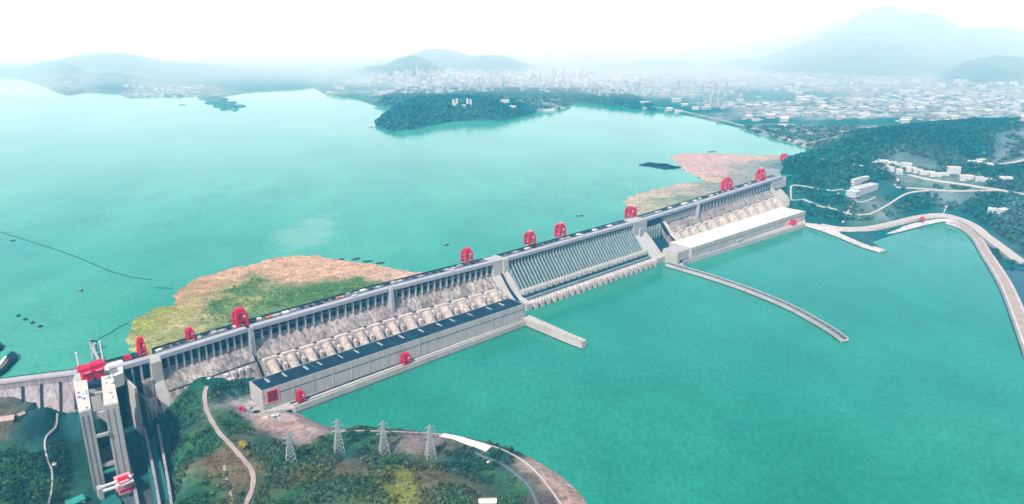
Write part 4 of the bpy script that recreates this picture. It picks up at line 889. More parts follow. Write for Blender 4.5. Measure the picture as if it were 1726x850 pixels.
# ================================================================== roads, paths and slabs draped on the banks
def ribbon(name, px, hf, w_, m, zg=20, lift_=.7, k=5, kind='structure'):
    pts = []
    for a, b in px: pts.append(hit(a, b, hf, zg)[:2])
    pts = smooth(pts, k); n = len(pts); C = 5; X = []; Y = []
    for i, p in enumerate(pts):
        a = pts[max(0, i - 1)]; b = pts[min(n - 1, i + 1)]; dx, dy = b[0] - a[0], b[1] - a[1]; L = math.hypot(dx, dy) + 1e-6
        ww = w_ * (1 + .25 * math.sin(i * 1.7) * (.5 if m == 'dirt_road' else 0))
        for c in range(C): o_ = (c / (C - 1) - .5) * ww; X.append(p[0] - dy / L * o_); Y.append(p[1] + dx / L * o_)
    X = np.array(X); Y = np.array(Y); Z = hf(X, Y).reshape(n, C); Z = np.maximum(Z.mean(1, keepdims=True) * .7 + Z * .3, Z - .3) + lift_; Z = Z.ravel()
    V = np.stack([X, Y, Z], 1); Vb = V - np.array([0, 0, 3.0]); fs = []
    for i in range(n - 1):
        for c in range(C - 1): a = i * C + c; fs.append((a, a + 1, a + C + 1, a + C))
        a = i * C; N0 = n * C; fs.append((a, a + C, N0 + a + C, N0 + a)); a = i * C + C - 1; fs.append((a, N0 + a, N0 + a + C, a + C))
    o = MB().add([tuple(p) for p in np.concatenate([V, Vb])], fs).build(name, m); tag(o, kind=kind); return o
ribbon('dirt_track', [(349, 652), (345, 672), (352, 700), (368, 728), (390, 752), (410, 774), (425, 796), (426, 820), (415, 850), (405, 880)], h_near, 7.5, 'dirt_road', 40, 1.2)
ribbon('footpath', [(378, 785), (380, 805), (388, 830), (392, 860)], h_near, 4, 'dirt_road', 40, 1.0)
ribbon('bank_road', [(560, 727), (620, 727), (680, 729), (745, 733), (790, 742), (822, 750), (850, 760), (880, 776), (905, 798), (925, 822), (945, 850), (958, 875)], h_near, 3.4, 'road', 8, 1.0)
ribbon('old_road', [(800, 764), (840, 780), (870, 800), (892, 822), (905, 850), (912, 880)], h_near, 5, 'asphalt', 14, 1.0)
ribbon('site_track', [(395, 690), (430, 700), (470, 700), (505, 706)], h_near, 8, 'dirt_road', 14, .9)
ribbon('valley_path', [(104, 694), (96, 712), (76, 742), (80, 775), (88, 800), (82, 850)], h_near, 2.6, 'road', 50, 1.4)
ribbon('slab', [(744, 735), (770, 740), (800, 749), (824, 758)], h_near, 17, 'white_slab', 8, 1.8, 4)
ribbon('revetment_path', [(350, 640), (372, 630), (400, 620), (424, 613)], h_near, 4, 'white_slab', 60, 1.4)
for nm, px, w_, m_, z0 in [('valley_road', [(1385, 268), (1420, 275), (1460, 282), (1500, 291), (1560, 302), (1620, 311), (1680, 320), (1740, 329)], 13, 'road', 120),
                           ('terrace_road', [(1510, 316), (1545, 318), (1580, 321), (1640, 322), (1690, 322)], 8, 'road', 95), ('terrace_road', [(1334, 348), (1333, 330), (1336, 313), (1365, 316), (1395, 321), (1422, 321)], 6, 'road', 90),
                           ('terrace_road', [(1335, 338), (1365, 341), (1395, 350), (1428, 360), (1460, 362), (1480, 355), (1510, 337), (1535, 325), (1570, 320)], 7, 'road', 60), ('footpath', [(1420, 376), (1428, 360), (1437, 344), (1443, 335)], 7, 'road', 40),
                           ('footpath', [(1396, 348), (1405, 334), (1414, 326)], 5, 'road', 60), ('footpath', [(1436, 335), (1450, 341), (1464, 338), (1476, 332)], 5, 'road', 80), ('footpath', [(1508, 313), (1514, 302)], 9, 'road', 100),
                           ('shore_road', [(1100, 180), (1160, 190), (1220, 204), (1280, 220), (1330, 236), (1356, 246)], 14, 'road', 106), ('hill_road', [(1640, 283), (1680, 278), (1726, 270), (1760, 266)], 14, 'road', 130)]:
    ribbon(nm, px, h_far, w_, m_, z0, 1.6, 6)

# ================================================================== floating debris behind the dam
def raft(name, poly, cols, z=100.0, step=4.0, amp=4.0):
    P = [U(a, b, z) for a, b in poly]; xs = [p[0] for p in P]; ys = [p[1] for p in P]
    X, Y = np.meshgrid(np.arange(min(xs) - 20, max(xs) + 20, step), np.arange(min(ys) - 20, max(ys) + 20, step))
    d = np.min(segdist(X, Y, P), axis=0); ins = inside(X, Y, P); d = np.where(ins, d, -d) + (fbm(X, Y, 70, 4, 11) - .47) * 46 + (fbm(X, Y, 18, 4, 12) - .46) * 34
    H = lambda x, y: z - .8 + np.clip(d * .12, -2, 1.6) + np.where(d > 6, (fbm(x, y, 16, 3, 13)) * amp, 0)
    W_ = [U(a, b, z) for a, b, c in cols]; Cc = [c for a, b, c in cols]
    def C(x, y):
        x2 = x + (fbm(x, y, 40, 4, 14) - .47) * 130; y2 = y + (fbm(x, y, 40, 4, 15) - .47) * 130
        return idw(x2, y2, W_, Cc, p=2.0) * (.62 + .75 * fbm(x, y, 14, 4, 16))[..., None]
    o = gridmesh(name, X, Y, H, C, 'debris', lambda x, y, Z: (d[:-1, :-1].ravel() < -4) | ((x - OX) * NX + (y - OY) * NY > -30))
    return tag(o, kind='structure')
PK = (.74, .46, .31); PK2 = (.74, .50, .38); TN = (.56, .42, .20); YG = (.36, .38, .08); GN = (.07, .20, .05); GG = (.14, .27, .10); OR = (.58, .36, .20)
raft('debris_island', [(213, 552), (232, 532), (262, 520), (288, 512), (286, 496), (312, 478), (345, 462), (390, 450), (430, 443), (462, 434), (505, 431), (560, 436), (610, 442), (660, 450), (712, 459), (740, 470), (700, 500), (560, 540), (420, 580), (330, 610), (250, 640), (225, 590)],
     [(230, 550, YG), (250, 570, (.42, .42, .16)), (240, 535, (.30, .34, .10)), (280, 530, YG), (290, 505, OR), (300, 545, (.52, .48, .20)), (320, 520, TN), (350, 480, OR), (360, 505, (.40, .34, .16)), (340, 545, (.45, .40, .18)), (400, 460, PK), (390, 485, TN), (410, 490, GN), (425, 478, GN), (365, 515, GN), (450, 450, PK), (480, 470, PK), (500, 440, PK), (520, 462, PK), (560, 455, PK), (610, 458, PK), (660, 460, PK2), (700, 462, PK2), (430, 510, (.38, .40, .14)), (450, 500, GG), (380, 530, GG), (420, 530, GG), (480, 505, GN), (520, 495, GN), (560, 490, GN), (600, 482, GN), (500, 520, GG), (640, 475, (.3, .3, .14)), (360, 560, GG), (440, 475, (.4, .32, .16))])
raft('debris_island', [(1054, 344), (1056, 333), (1080, 325), (1110, 318), (1150, 310), (1185, 306), (1172, 297), (1150, 290), (1140, 275), (1125, 264), (1150, 259), (1200, 259), (1250, 262), (1310, 262), (1335, 268), (1325, 285), (1310, 300), (1200, 335), (1100, 368), (1066, 365)],
     [(1070, 338, (.62, .52, .36)), (1100, 328, (.62, .50, .38)), (1120, 340, (.34, .38, .24)), (1150, 322, (.46, .44, .34)), (1160, 335, (.26, .34, .24)), (1140, 315, PK2), (1180, 300, PK2), (1200, 290, (.72, .46, .42)), (1170, 270, (.72, .46, .42)), (1220, 270, (.72, .48, .44)), (1260, 268, PK2), (1200, 315, (.32, .36, .28)), (1240, 300, (.34, .36, .30)), (1260, 285, (.34, .38, .32)), (1290, 275, (.26, .34, .32)), (1300, 290, (.40, .42, .40)), (1320, 280, (.12, .22, .22))], step=7)
# the dark low island and the moored barges
def lump(name, label, cat, cx, cy, z, lx, ly, h, m, rot=0, group=None, kind=None):
    x, y = U(cx, cy, z); o = None; mb = MB(); n = 28; rings = [(1, -1), (1.0, .2), (.9, h * .6), (.6, h * .9), (.25, h)]; vs = []; fs = []
    for r_, zz in rings:
        for i in range(n):
            a = 2 * math.pi * i / n; k = 1 + .16 * math.sin(3 * a + lx) + .10 * math.sin(7 * a + ly); xx = lx * r_ * k * math.cos(a); yy = ly * r_ * k * math.sin(a)
            vs.append((x + xx * math.cos(rot) - yy * math.sin(rot), y + xx * math.sin(rot) + yy * math.cos(rot), z + zz))
    for q_ in range(len(rings) - 1):
        for i in range(n): j = (i + 1) % n; fs.append((q_ * n + i, q_ * n + j, (q_ + 1) * n + j, (q_ + 1) * n + i))
    fs.append(tuple(range((len(rings) - 1) * n, len(rings) * n)))
    o = mb.add(vs, fs).build(name, m, smooth=True); tag(o, label, cat, group, kind); return o
mat('dark_raft', (.004, .03, .05), var=.4, scale=.05)
ri = thing('barge_raft', 'long dark blue raft of barges lying in the lake off the pink debris', 'raft of barges', (*U(1113, 281, 100), 100))
for i, (a, b, c, d) in enumerate([(1083, 280, 1100, 275), (1094, 281, 1118, 277), (1104, 283, 1130, 279), (1116, 285, 1144, 282), (1090, 278, 1128, 278), (1120, 281, 1144, 283)]):
    p = Vector((*U(a, b, 100), 99.6)); q = Vector((*U(c, d, 100), 99.6)); MB().bar(p, q, 44, 5).build('barge_hull', 'dark_raft', ri)
for i in range(5): p = U(1092 + i * 11, 278 + i * 1.3, 102); MB().box(p[0] - 7, p[0] + 7, p[1] - 5, p[1] + 5, 101.5, 106).build('deck_house', 'bulkhead_blue', ri)
def boat(label, cat, px, py, L, W, rot, name='boat', m='dark_steel', group=None, cabin=True, z=100):
    x, y = U(px, py, z); o = thing(name, label, cat, (x, y, z), rot, group)
    def P_(mb, name, m):
        me = bpy.data.meshes.new(name); me.from_pydata(mb.v, [], mb.f); me.materials.append(M[m]); me.update(); fixn(me)
        ob = bpy.data.objects.new(name, me); COL.objects.link(ob); ob.parent = o
    h, w2 = L / 2, W / 2; top = [(-h, -w2), (h * .6, -w2), (h, 0), (h * .6, w2), (-h, w2)]; b = [(x_ * .9, y_ * .75) for x_, y_ in top]
    P_(MB().add([(*p, -.6) for p in b] + [(*p, 1.8) for p in top], [(4, 3, 2, 1, 0), (5, 6, 7, 8, 9)] + [(i, (i + 1) % 5, 5 + (i + 1) % 5, 5 + i) for i in range(5)]), 'hull', m)
    if cabin: P_(MB().box(-h * .7, -h * .1, -w2 * .6, w2 * .6, 1.8, 5), 'cabin', 'grey_steel'); P_(MB().box(-h * .1, -h * .08 + .3, -w2 * .5, w2 * .5, 3.2, 4.6), 'windscreen', 'glass')
    return o
for k, (px, py, r_, lb) in enumerate([(573, 438, .5, 'small dark barge at the edge of the debris, leftmost of four'), (601, 437, .9, 'small dark barge moored behind the debris, second from the left of four'), (620, 441, .35, 'small dark barge moored behind the debris, third from the left of four'), (641, 444, .4, 'small dark barge at the edge of the debris, rightmost of four')]):
    boat(lb, 'barge', px, py, 26, 9, r_, 'barge', 'dark_steel', 'dark barges moored behind the debris', False)
boat('small dark boat alone in the lake, left of the crane before the spillway', 'boat', 753, 413, 20, 7, .9)
boat('small dark boat alone in the lake behind the spillway', 'boat', 978, 364, 26, 8, .2)
boat('tiny dark boat on the bright far lake above the pink debris', 'boat', 1200, 256, 44, 12, .1)
boat('small boat on the lake near the middle of the floating boom', 'boat', 137, 490, 12, 7, 1.6)
boat('small boat on the lake beside the left end of the floating boom', 'boat', 22, 406, 14, 7, .1)
boat('tiny boat far out on the pale lake below the far shore', 'boat', 308, 177, 60, 20, .1)
for k, (px, py) in enumerate([(31, 533), (43, 539), (55, 545), (68, 551)]):
    x, y = U(px, py, 100); lb = ['leftmost', 'second', 'third', 'rightmost'][k]
    o = thing('mooring_buoy', 'round dark mooring buoy, %s of the four in a row left of the debris' % lb, 'buoy', (x, y, 100), 0, 'mooring buoys in a row')
    MB().cyl((x, y, 99), (x, y, 102.2), 4.6, 4.2, 14).build('float', 'dark_steel', o); MB().cyl((x, y, 102.2), (x, y, 104.5), 1.2, 1.0, 8).build('bollard', 'dark_raft', o)
for lb, px in [('long thin floating boom curving across the lake at the left', [(-20, 385), (10, 394), (60, 410), (120, 430), (180, 455), (220, 467), (256, 472)]), ('short piece of floating boom reaching the tip of the debris', [(262, 485), (278, 486), (292, 486)]), ('thin floating boom from the mooring pier to the green end of the debris', [(166, 572), (185, 562), (205, 550), (216, 545)])]:
    pts = smooth([U(a, b, 100) for a, b in px], 8); m = MB()
    for a, b in zip(pts[:-1], pts[1:]): m.bar((a[0], a[1], 100.2), (b[0], b[1], 100.2), 1.7, 1.2)
    tag(m.build('floating_boom', 'dark_steel'), lb, 'boom')
# moored ship whose bow shows at the left edge
x, y = U(-6, 612, 100); sh = thing('cargo_ship', 'cargo ship at the left edge, its dark bow pointing into the lake', 'ship', (x, y, 100))
def shp(pxs, z0, z1, name, m): MB().prism([U(a, b, z1) for a, b in pxs], z0, z1).build(name, m, sh)
shp([(-60, 650), (-4, 618), (10, 600), (19, 592), (27, 594), (28, 601), (20, 608), (8, 622), (-20, 640), (-60, 668)], 98, 108, 'hull', 'dark_raft')
shp([(-50, 652), (-2, 620), (9, 607), (15, 604), (10, 614), (-8, 630), (-50, 660)], 108.05, 110, 'cargo_cover', 'timber'); shp([(-30, 634), (-2, 612), (8, 600), (12, 600), (2, 614), (-24, 636)], 108.06, 111.5, 'hatch', 'white_paint'); shp([(-22, 588), (2, 577), (5, 582), (0, 588), (-22, 598)], 98, 106, 'stern_block', 'dark_raft')

# ================================================================== buildings
def house(label, px, py, hf, L, W, H, rot, wall='house_white', roof='roof_grey', gable=False, cat='building', name='building', zg=110, group=None, wing_=None, detail=False):
    x, y, z = hit(px, py, hf, zg); z -= 1.5; o = thing(name, label, cat, (x, y, z), rot, group)
    def P_(mb, nm, m, par=o):
        me = bpy.data.meshes.new(nm); me.from_pydata(mb.v, [], mb.f); me.materials.append(M[m]); me.update(); fixn(me)
        ob = bpy.data.objects.new(nm, me); COL.objects.link(ob); ob.parent = par; return ob
    wl = P_(MB().box(-L / 2, L / 2, -W / 2, W / 2, -6, H), 'wall', wall)
    if gable: P_(MB().gable(-L / 2, L / 2, -W / 2, W / 2, H, W * .28, 1), 'roof', roof)
    else:
        P_(MB().box(-L / 2 - .5, L / 2 + .5, -W / 2 - .5, W / 2 + .5, H + .01, H + 1.2), 'roof', roof); P_(MB().box(-L * .1, L * .12, -W * .25, W * .25, H + 1.2, H + 4), 'stair_house', wall)
    if wing_: P_(MB().box(-L / 2 - wing_, -L / 2 - .02, -W * .9, W * .3, -6, H * .8), 'wing', wall); P_(MB().box(-L / 2 - wing_ - .4, -L / 2 - .1, -W * .95, W * .35, H * .8 + .01, H * .8 + 1), 'wing_roof', roof)
    P_(MB().box(-2, 2, -W / 2 - .8, -W / 2 - .02, 0, 4), 'door', 'glass')
    return o
house('long white control building on the terrace of the right bank', 1456, 322, h_far, 165, 34, 22, R(38), roof='roof_grey', zg=95, wing_=42)
house('narrow pale annexe behind the long white control building', 1449, 310, h_far, 120, 16, 26, R(38), zg=95)
for k, (px, py, L, lb) in enumerate([(1476, 276, 42, 'white block at the left end of the row under the dark hill'), (1488, 277, 40, 'white block second from the left in the row under the dark hill'), (1502, 279, 44, 'white block third from the left in the row under the dark hill'), (1514, 282, 34, 'white block standing right of the gap in the row under the dark hill'), (1526, 284, 44, 'stepped white block halfway along the row under the dark hill'), (1535, 290, 40, 'low pale house in front of the middle of the row under the hill'), (1546, 292, 40, 'low white house behind the valley road, left of the long pale hall'), (1562, 295, 60, 'long pale hall behind the valley road'), (1576, 297, 46, 'pale house right of the long pale hall'), (1590, 296, 40, 'cream house between the hall and the tall white block'), (1606, 293, 52, 'tall white block at the right end of the row under the hill'), (1628, 302, 54, 'white house beyond the right end of the row, first of the detached ones'), (1650, 304, 34, 'small white detached house beside the valley road'), (1664, 306, 34, 'bright white detached house beside the valley road'), (1694, 306, 46, 'pale house at the far right of the valley road'), (1500, 288, 30, 'small grey house in front of the left part of the row'), (1515, 291, 26, 'tiny grey shed close to the valley road')]):
    house(lb, px, py, h_far, L, 22, 12 + (k * 7 % 9) + (12 if k in (10, 4) else 0), R(-18 + (k * 13 % 9)), roof=['roof_grey', 'roof_white', 'roof_white'][k % 3], zg=116, group='white buildings under the dark hill')
for k, (px, py, L, lb) in enumerate([(1642, 276, 60, 'curved white building at the foot of the right hill'), (1655, 273, 50, 'white building behind the curved one at the foot of the right hill'), (1664, 280, 40, 'white building at the junction of the hill road'), (1676, 357, 44, 'left one of the two zigzag white sheds on the right slope'), (1692, 357, 50, 'right one of the two zigzag white sheds on the right slope'), (1530, 216, 50, 'pale house on the near edge of the right town'), (1325, 213, 90, 'low white hall behind the shore road')]):
    house(lb, px, py, h_far, L, 26, 13, R([-30, 25, -10, -35, 30, 5, -20][k]), roof='roof_white', zg=[120, 125, 120, 60, 60, 110, 106][k])
house('small white hut at the bottom edge among the trees of the near bank', 822, 850, h_near, 26, 11, 8, R(2), zg=16, gable=True, roof='roof_white', cat='hut', name='hut')
house('green-roofed shed at the foot of the ship lift', 128, 850, h_near, 22, 16, 9, R(50), zg=16, gable=True, roof='roof_green', cat='shed', name='shed')
house('brown hut on the bank below the left wing of the dam', 12, 712, h_near, 24, 18, 9, R(20), wall='timber', roof='roof_tile', zg=86, gable=True, cat='hut', name='hut')
house('small pinkish shed right of the brown hut on the left bank', 35, 703, h_near, 12, 9, 7, R(60), wall='town_cream', roof='roof_tile', zg=84, gable=True, cat='shed', name='shed')
house('bright white pump house beside the valley path', 102, 693, h_near, 7, 6, 7, R(10), zg=66, cat='pump house', name='pump_house', roof='roof_white')
house('small white cabin lower down beside the valley path', 92, 786, h_near, 5, 5, 5, R(30), zg=40, cat='cabin', name='cabin', roof='roof_white')
house('tiny white cabin in the teal hollow behind the powerhouse end', 390, 642, h_near, 11, 8, 6, R(40), zg=30, cat='cabin', name='cabin', roof='roof_white')
house('small white site cabin beside the bank road slab', 825, 782, h_near, 8, 4, 4, R(-20), zg=14, cat='cabin', name='cabin', roof='roof_white')
house('pale site office on the pink yard in front of the powerhouse', 464, 703, h_near, 13, 6, 5, R(25), zg=12, cat='site office', name='site_office', roof='roof_white')
house('low pale shed on the yard right below the red door', 455, 688, h_near, 12, 7, 6, R(40), zg=12, cat='shed', name='shed', roof='roof_white')
# monument building on the wooded peninsula
x, y, z = hit(779, 181, h_far, 200); mo = thing('hilltop_building', 'white twin-winged building with a round terrace on the wooded peninsula', 'building', (x, y, z - 3))
for k, sx_ in enumerate((-1, 1)):
    for j in (0, 1): MB().box(x + sx_ * (38 + j * 24) - 8, x + sx_ * (38 + j * 24) + 8, y - 8, y + 20, z - 3, z + 60 - j * 6).build('tower', 'house_white', mo)
    MB().box(x + sx_ * 50 - 14, x + sx_ * 50 + 14, y - 6, y + 10, z - 3, z + 30).build('wing', 'house_white', mo)
MB().box(x - 36, x + 36, y - 10, y + 12, z - 3, z + 18).build('hall', 'house_white', mo); MB().cyl((x, y - 46, z - 30), (x, y - 46, z - 4), 46, 46, 24).build('terrace', 'stone_quay', mo)
house('white villa right of the twin-winged building on the peninsula', 851, 176, h_far, 60, 30, 34, R(10), zg=200, roof='roof_white', cat='villa', name='villa')
house('low white pavilion on the slope below the villa', 862, 183, h_far, 70, 24, 20, R(-10), zg=180, roof='roof_white', cat='pavilion', name='pavilion')
house('small white jetty house at the tip of the wooded peninsula', 627, 216, h_far, 40, 26, 14, R(30), zg=101, roof='roof_white', cat='jetty house', name='jetty_house')
house('white boathouse on the shore right of the peninsula', 925, 188, h_far, 90, 30, 16, R(5), zg=102, roof='roof_white', cat='boathouse', name='boathouse')

# the hazy town: each block its own thing, copied from a few kinds
def block(kind, L, W, H, wall, roof):
    o = thing('tower_block' if kind == 't' else 'apartment_block' if kind == 'a' else 'warehouse', '', 'building')
    def P_(mb, nm, m):
        me = bpy.data.meshes.new(nm); me.from_pydata(mb.v, [], mb.f); me.materials.append(M[m]); me.update(); fixn(me)
        ob = bpy.data.objects.new(nm, me); COL.objects.link(ob); ob.parent = o
    if kind == 't': P_(MB().box(-L / 2, L / 2, -W / 2, W / 2, -15, H).box(-L * .2, L * .2, -W / 2 - 3, -W / 2 - .1, -15, H * .96).box(-L * .3, L * .1, -W * .3, W * .3, H + .1, H + 8), 'wall', wall); P_(MB().box(-L / 2 - 1, L / 2 + 1, -W / 2 - 1, W / 2 + 1, H, H + 2), 'roof', roof)
    elif kind == 'a': P_(MB().box(-L / 2, L / 2, -W / 2, W / 2, -15, H).box(-L / 2, -L / 4, -W * 1.1, -W / 2 - .1, -15, H * .85), 'wall', wall); P_(MB().gable(-L / 2, L / 2, -W / 2, W / 2, H, 6, 1), 'roof', roof)
    else: P_(MB().box(-L / 2, L / 2, -W / 2, W / 2, -15, H), 'wall', wall); P_(MB().gable(-L / 2, L / 2, -W / 2, 0, H, 4, 1).gable(-L / 2, L / 2, .2, W / 2, H, 4, 1), 'roof', roof)
    return o
protos = {'t': [block('t', 30, 26, 90, 'town_white', 'roof_white'), block('t', 44, 24, 70, 'town_cream', 'roof_grey'), block('t', 26, 26, 110, 'town_blue', 'roof_white')],
          'a': [block('a', 70, 22, 34, 'town_white', 'roof_white'), block('a', 50, 24, 28, 'town_cream', 'roof_tile'), block('a', 90, 24, 40, 'town_white', 'roof_grey')],
          'w': [block('w', 120, 60, 14, 'town_white', 'roof_white'), block('w', 80, 44, 12, 'town_blue', 'roof_grey')]}
LAB = {'t': ('pale high-rise block standing in the hazy town beyond the wooded peninsula', 'high-rise blocks in the hazy town'), 'a': ('pale low apartment block in the hazy town across the lake', 'low blocks in the hazy town'), 'w': ('pale wide flat shed on the hazy plain of the far right bank', 'wide sheds on the far right plain')}
used = set()
def place(kind, px, py):
    x, y, z = hit(px, py, h_far, 120); i = int(rng.integers(len(protos[kind]))); p = protos[kind][i]; rot = rng.choice([0, .3, -.35, .12]) + rng.normal() * .06
    if not inside(np.array([x]), np.array([y]), FPOLY)[0]: return
    if (kind, i) in used: o = copy_tree(p, (x, y, z - 1), rot, LAB[kind][0])
    else: used.add((kind, i)); o = p; o.location = (x, y, z - 1); o.rotation_euler = (0, 0, rot); o['label'] = LAB[kind][0]
    o['group'] = LAB[kind][1]; sc = .85 + .4 * rng.random(); sc *= .62 if kind == 'w' else 1; o.scale = (sc * .72, sc * .72, sc * (.40 + .36 * rng.random()))
for _ in range(190):
    px = rng.uniform(680, 1010); c = 118 + 14 * math.sin((px - 700) / 90) ** 2; place('t', px, rng.uniform(c + 4, 158 - abs(px - 830) * .03))
for _ in range(60): place('t', rng.uniform(1000, 1250), rng.uniform(138, 165))
for px, py in ((1203, 176), (1209, 177), (1216, 176), (1197, 172), (1010, 166), (1024, 167)): place('t', px, py)
for _ in range(110): place('a', rng.uniform(640, 1080), rng.uniform(125, 160))
for _ in range(130): place('a', rng.uniform(1080, 1740), rng.uniform(140, 208))
for _ in range(60): place('w', rng.uniform(1250, 1740), rng.uniform(160, 205))
for _ in range(14): place('a', rng.uniform(180, 350), rng.uniform(146, 158))
for _ in range(8): place('a', rng.uniform(545, 640), rng.uniform(150, 162))
for kind in protos:
    for i, p in enumerate(protos[kind]):
        if (kind, i) not in used:
            for ch in list(p.children): bpy.data.objects.remove(ch)
            bpy.data.objects.remove(p)

# ================================================================== woods and single trees
def foliage(pos, r, nleaf, size, cols, flat=.8, seed=1):
    g = np.random.default_rng(seed); n = len(pos); k = nleaf
    d = g.normal(size=(n, k, 3)); d /= np.linalg.norm(d, axis=2, keepdims=True); d[..., 2] = np.abs(d[..., 2]) * 1.0 - .15
    rad = (r[:, None] * (.62 + .45 * g.random((n, k))))[..., None]
    c = pos[:, None, :] + d * rad * np.array([1, 1, flat]); c[..., 2] += (r * .75)[:, None]
    a = d + g.normal(size=(n, k, 3)) * .45; a /= np.linalg.norm(a, axis=2, keepdims=True)
    t = np.cross(a, g.normal(size=(n, k, 3))); t /= np.linalg.norm(t, axis=2, keepdims=True); b = np.cross(a, t)
    s = (r[:, None] * size * (.7 + .6 * g.random((n, k))))[..., None]
    V = np.stack([c - t * s - b * s * .8, c + t * s - b * s * .6, c + t * s * .8 + b * s, c - t * s * .7 + b * s * .9], 2).reshape(-1, 3)
    C = np.repeat((cols[:, None, :] * (.75 + .5 * g.random((n, k, 1))))[:, :, None, :], 4, 2).reshape(-1, 3)
    return V, np.arange(len(V)).reshape(-1, 4), C
def wood(name, n, xr, yr, hf, cf, ok, r0, r1, nleaf, size, seed, zmin, mul=1.0, scrub=False):
    g = np.random.default_rng(seed); X = g.uniform(*xr, n); Y = g.uniform(*yr, n); Z = hf(X, Y); m_ = (Z > zmin) & ((Z > 101.3) | ((X - OX) * NX + (Y - OY) * NY > 0)) & ok(X, Y, Z); X, Y, Z = X[m_], Y[m_], Z[m_]
    c = cf(X, Y); c = c.reshape(-1, 3) * mul; sat = c[:, 1] / (c.sum(1) + 1e-6); keep = ((sat > .40) & (c.mean(1) < .13)) | (scrub & (c.mean(1) < .19)); X, Y, Z, c = X[keep], Y[keep], Z[keep], c[keep]
    c = c * (.35 + 1.3 * g.random((len(c), 1))) + g.random((len(c), 1)) ** 8 * np.array([.05, .08, .01])
    r = (r0 + (r1 - r0) * g.random(len(X)) ** 1.5); V, Fq, C = foliage(np.stack([X, Y, Z], 1), r, nleaf, size, c, seed=seed)
    return tag(fastmesh(name, V, Fq, 'leaves', C), kind='stuff')
avoid = []
def near_line(px, hf, zg, w_): avoid.append(([hit(a, b, hf, zg)[:2] for a, b in px], w_))
near_line([(349, 652), (345, 672), (352, 700), (368, 728), (390, 752), (410, 774), (425, 796), (426, 820), (415, 850)], h_near, 40, 9)
near_line([(560, 727), (620, 727), (680, 729), (745, 733), (790, 742), (822, 750), (850, 760), (880, 776), (905, 798), (925, 822), (945, 850)], h_near, 8, 5)
near_line([(744, 735), (770, 740), (800, 749), (824, 758)], h_near, 8, 14); near_line([(104, 694), (96, 712), (76, 742), (80, 775), (88, 800), (82, 850)], h_near, 50, 4)
near_line([(800, 764), (840, 780), (870, 800), (892, 822), (905, 850)], h_near, 14, 5)
liftpoly = [U(112, 700, 0), U(120, 860, 0), U(300, 880, 0), U(285, 720, 0), U(200, 640, 60), U(120, 640, 60)]
phpoly = [ppt(-16, 6, 0)[:2], ppt(PL1, 30, 0)[:2], ppt(PL1, -140, 0)[:2], ppt(-16, -62, 0)[:2]]
def ok_near(X, Y, Z):
    r = np.ones(X.shape, bool)
    for ln, w_ in avoid: r &= np.min(segdist(X, Y, ln, False), axis=0) > w_
    r &= ~inside(X, Y, liftpoly) & ~inside(X, Y, phpoly); tt = (X - OX) * NX + (Y - OY) * NY; r &= tt > 58
    return r & (fbm(X, Y, 40, 3, 77) > .33)
wood('woodland', 34000, (-1000, 160), (930, 1500), h_near, c_near, ok_near, 1.3, 4.6, 16, .32, 5, 3.0)
wood('scrub', 30000, (-1000, 160), (930, 1500), h_near, c_near, ok_near, .7, 1.9, 9, .42, 15, 3.0, 1.15, True)
fl = [([hit(a, b, h_far, z_)[:2] for a, b in px], w_) for px, w_, z_ in [([(1385, 268), (1420, 275), (1460, 282), (1500, 291), (1560, 302), (1620, 311), (1680, 320), (1740, 329)], 14, 115), ([(1510, 316), (1545, 318), (1580, 321), (1640, 322), (1690, 322)], 15, 95), ([(1334, 348), (1333, 330), (1336, 313), (1365, 316), (1395, 321), (1422, 321)], 15, 90), ([(1335, 338), (1365, 341), (1395, 350), (1428, 360), (1460, 362), (1480, 355), (1510, 337), (1535, 325), (1570, 320)], 17, 60), ([(1475, 282), (1540, 294), (1620, 304)], 42, 116), ([(1430, 330), (1500, 318)], 52, 90), ([(1382, 379), (1420, 385), (1465, 384), (1510, 375), (1548, 366), (1588, 362), (1622, 371), (1645, 383), (1660, 396), (1676, 408), (1720, 441)], 40, 14), ([(1352, 374), (1385, 383), (1420, 396), (1455, 411)], 30, 8)]]
qpoly = [U(a, b, 8) for a, b in [(1350, 370), (1382, 374), (1420, 380), (1465, 379), (1510, 370), (1550, 361), (1600, 368), (1570, 388), (1500, 410), (1495, 430), (1440, 418), (1400, 400)]]
def ok_far(X, Y, Z):
    r = np.ones(X.shape, bool)
    for ln, w_ in fl: r &= np.min(segdist(X, Y, ln, False), axis=0) > w_
    r &= ~inside(X, Y, qpoly); px = 863 + F * X / Y; tt = (X - OX) * NX + (Y - OY) * NY; ss = (X - OX) * DX + (Y - OY) * DY; r &= ~((tt > -60) & (tt < 130) & (ss < 2330)) & (px < 1900)
    return r
wood('hill_woodland', 46000, (1150, 3300), (2050, 4700), h_far, c_far, ok_far, 5, 11, 14, .36, 6, 3.0)
wood('peninsula_woodland', 14000, (-1100, 1100), (4400, 7400), h_far, c_far, ok_far, 9, 17, 12, .38, 8, 101.5)
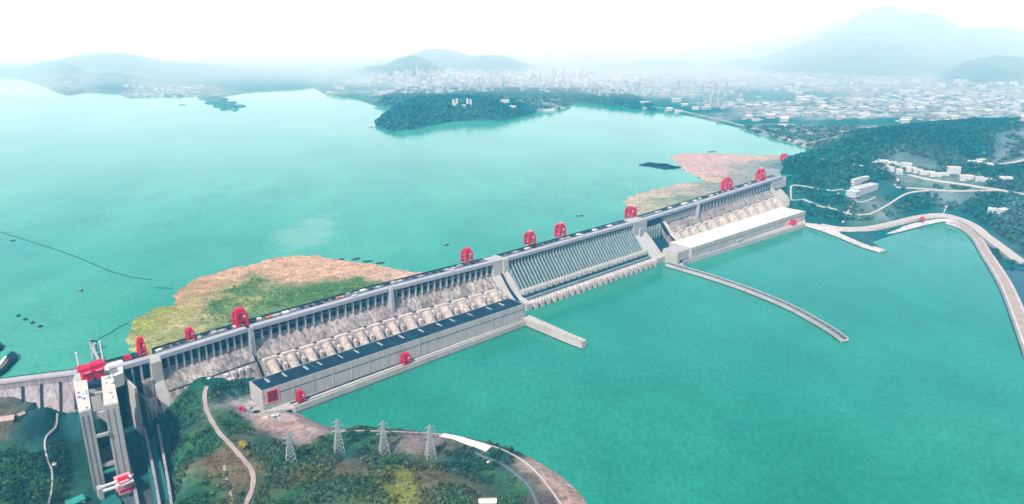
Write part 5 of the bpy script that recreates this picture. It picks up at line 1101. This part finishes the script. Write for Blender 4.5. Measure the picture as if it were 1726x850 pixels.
def tree(label, px, py, r_, h, col, zg=30, name='tree', seed=3):
    x, y, z = hit(px, py, h_near, zg); o = thing(name, label, 'tree', (x, y, z - .5))
    g = np.random.default_rng(seed); tk = MB().cyl((x, y, z - .5), (x + .3, y, z + h * .55), r_ * .12, r_ * .06, 8)
    for k in range(6):
        a = k * 1.05; tk.cyl((x + .2, y, z + h * (.28 + .04 * k)), (x + math.cos(a) * r_ * .6, y + math.sin(a) * r_ * .6, z + h * .7), r_ * .05, r_ * .02, 6)
    tk.build('trunk', 'trunk', o); n = 26; d = g.normal(size=(n, 3)); d /= np.linalg.norm(d, axis=1, keepdims=True)
    P = np.array([0, 0, h * .48]) + d * g.random((n, 1)) ** .4 * np.array([r_ * .8, r_ * .8, h * .34]); V, Fq, C = foliage(P, np.full(n, r_ * .36), 26, .30, np.array(col) * (.7 + .6 * g.random((n, 1))), seed=seed)
    c = fastmesh('crown', V, Fq, 'leaves', C); c.parent = o
tree('bright yellow tree beside the dirt track', 411, 758, 7.5, 19, (.46, .36, .015), 34)
tree('smaller yellow-green tree below the bright yellow one', 418, 770, 4.5, 12, (.30, .28, .03), 34, seed=4)
tree('yellowish bushy tree on the slope left of the dirt track', 331, 735, 4.5, 11, (.20, .18, .08), 40, seed=5)
tree('light green tree on the debris side of the old road', 826, 805, 5, 12, (.10, .20, .05), 16, seed=6)
# green bushes on the debris island
g = np.random.default_rng(11); pts = []
for cx, cy, sx_, sy_, n in ((412, 488, 16, 8, 260), (430, 476, 9, 5, 90), (365, 515, 12, 5, 90), (520, 497, 70, 9, 420), (600, 484, 40, 5, 200), (440, 512, 40, 10, 200), (385, 535, 30, 10, 120)):
    for _ in range(n): pts.append((*U(cx + g.normal() * sx_ * .6, cy + g.normal() * sy_ * .6, 101), 101.2))
P = np.array(pts); tt = (P[:, 0] - OX) * NX + (P[:, 1] - OY) * NY; P = P[tt < -50]
V, Fq, C = foliage(P, 1.2 + 1.8 * g.random(len(P)), 12, .42, np.array([.16, .30, .09]) * (.6 + .9 * g.random((len(P), 1))), flat=.55, seed=12)
tag(fastmesh('reed_bushes', V, Fq, 'leaves', C), kind='stuff')
# yards: scattered stores beside the powerhouse
for k, (px, py, lb, m_) in enumerate([(418, 688, 'grey stack of steel plates on the yard left of the powerhouse', 'grey_steel'), (432, 695, 'dark stack of pipes on the yard left of the powerhouse', 'dark_steel'), (486, 694, 'dark equipment stack on the yard near the quay corner', 'dark_steel'), (447, 705, 'pale stack of slabs on the pink ground of the yard', 'block_concrete')]):
    x, y, z = hit(px, py, h_near, 12); m = MB()
    for q_ in range(5): m.bar((x - 6 + q_ * .4, y - 4 + q_ * 1.8, z + 1), (x + 6, y - 3 + q_ * 1.8, z + 1 + q_ % 2), 1.4, 2)
    tag(m.build('material_stack', m_), lb, 'material stack')
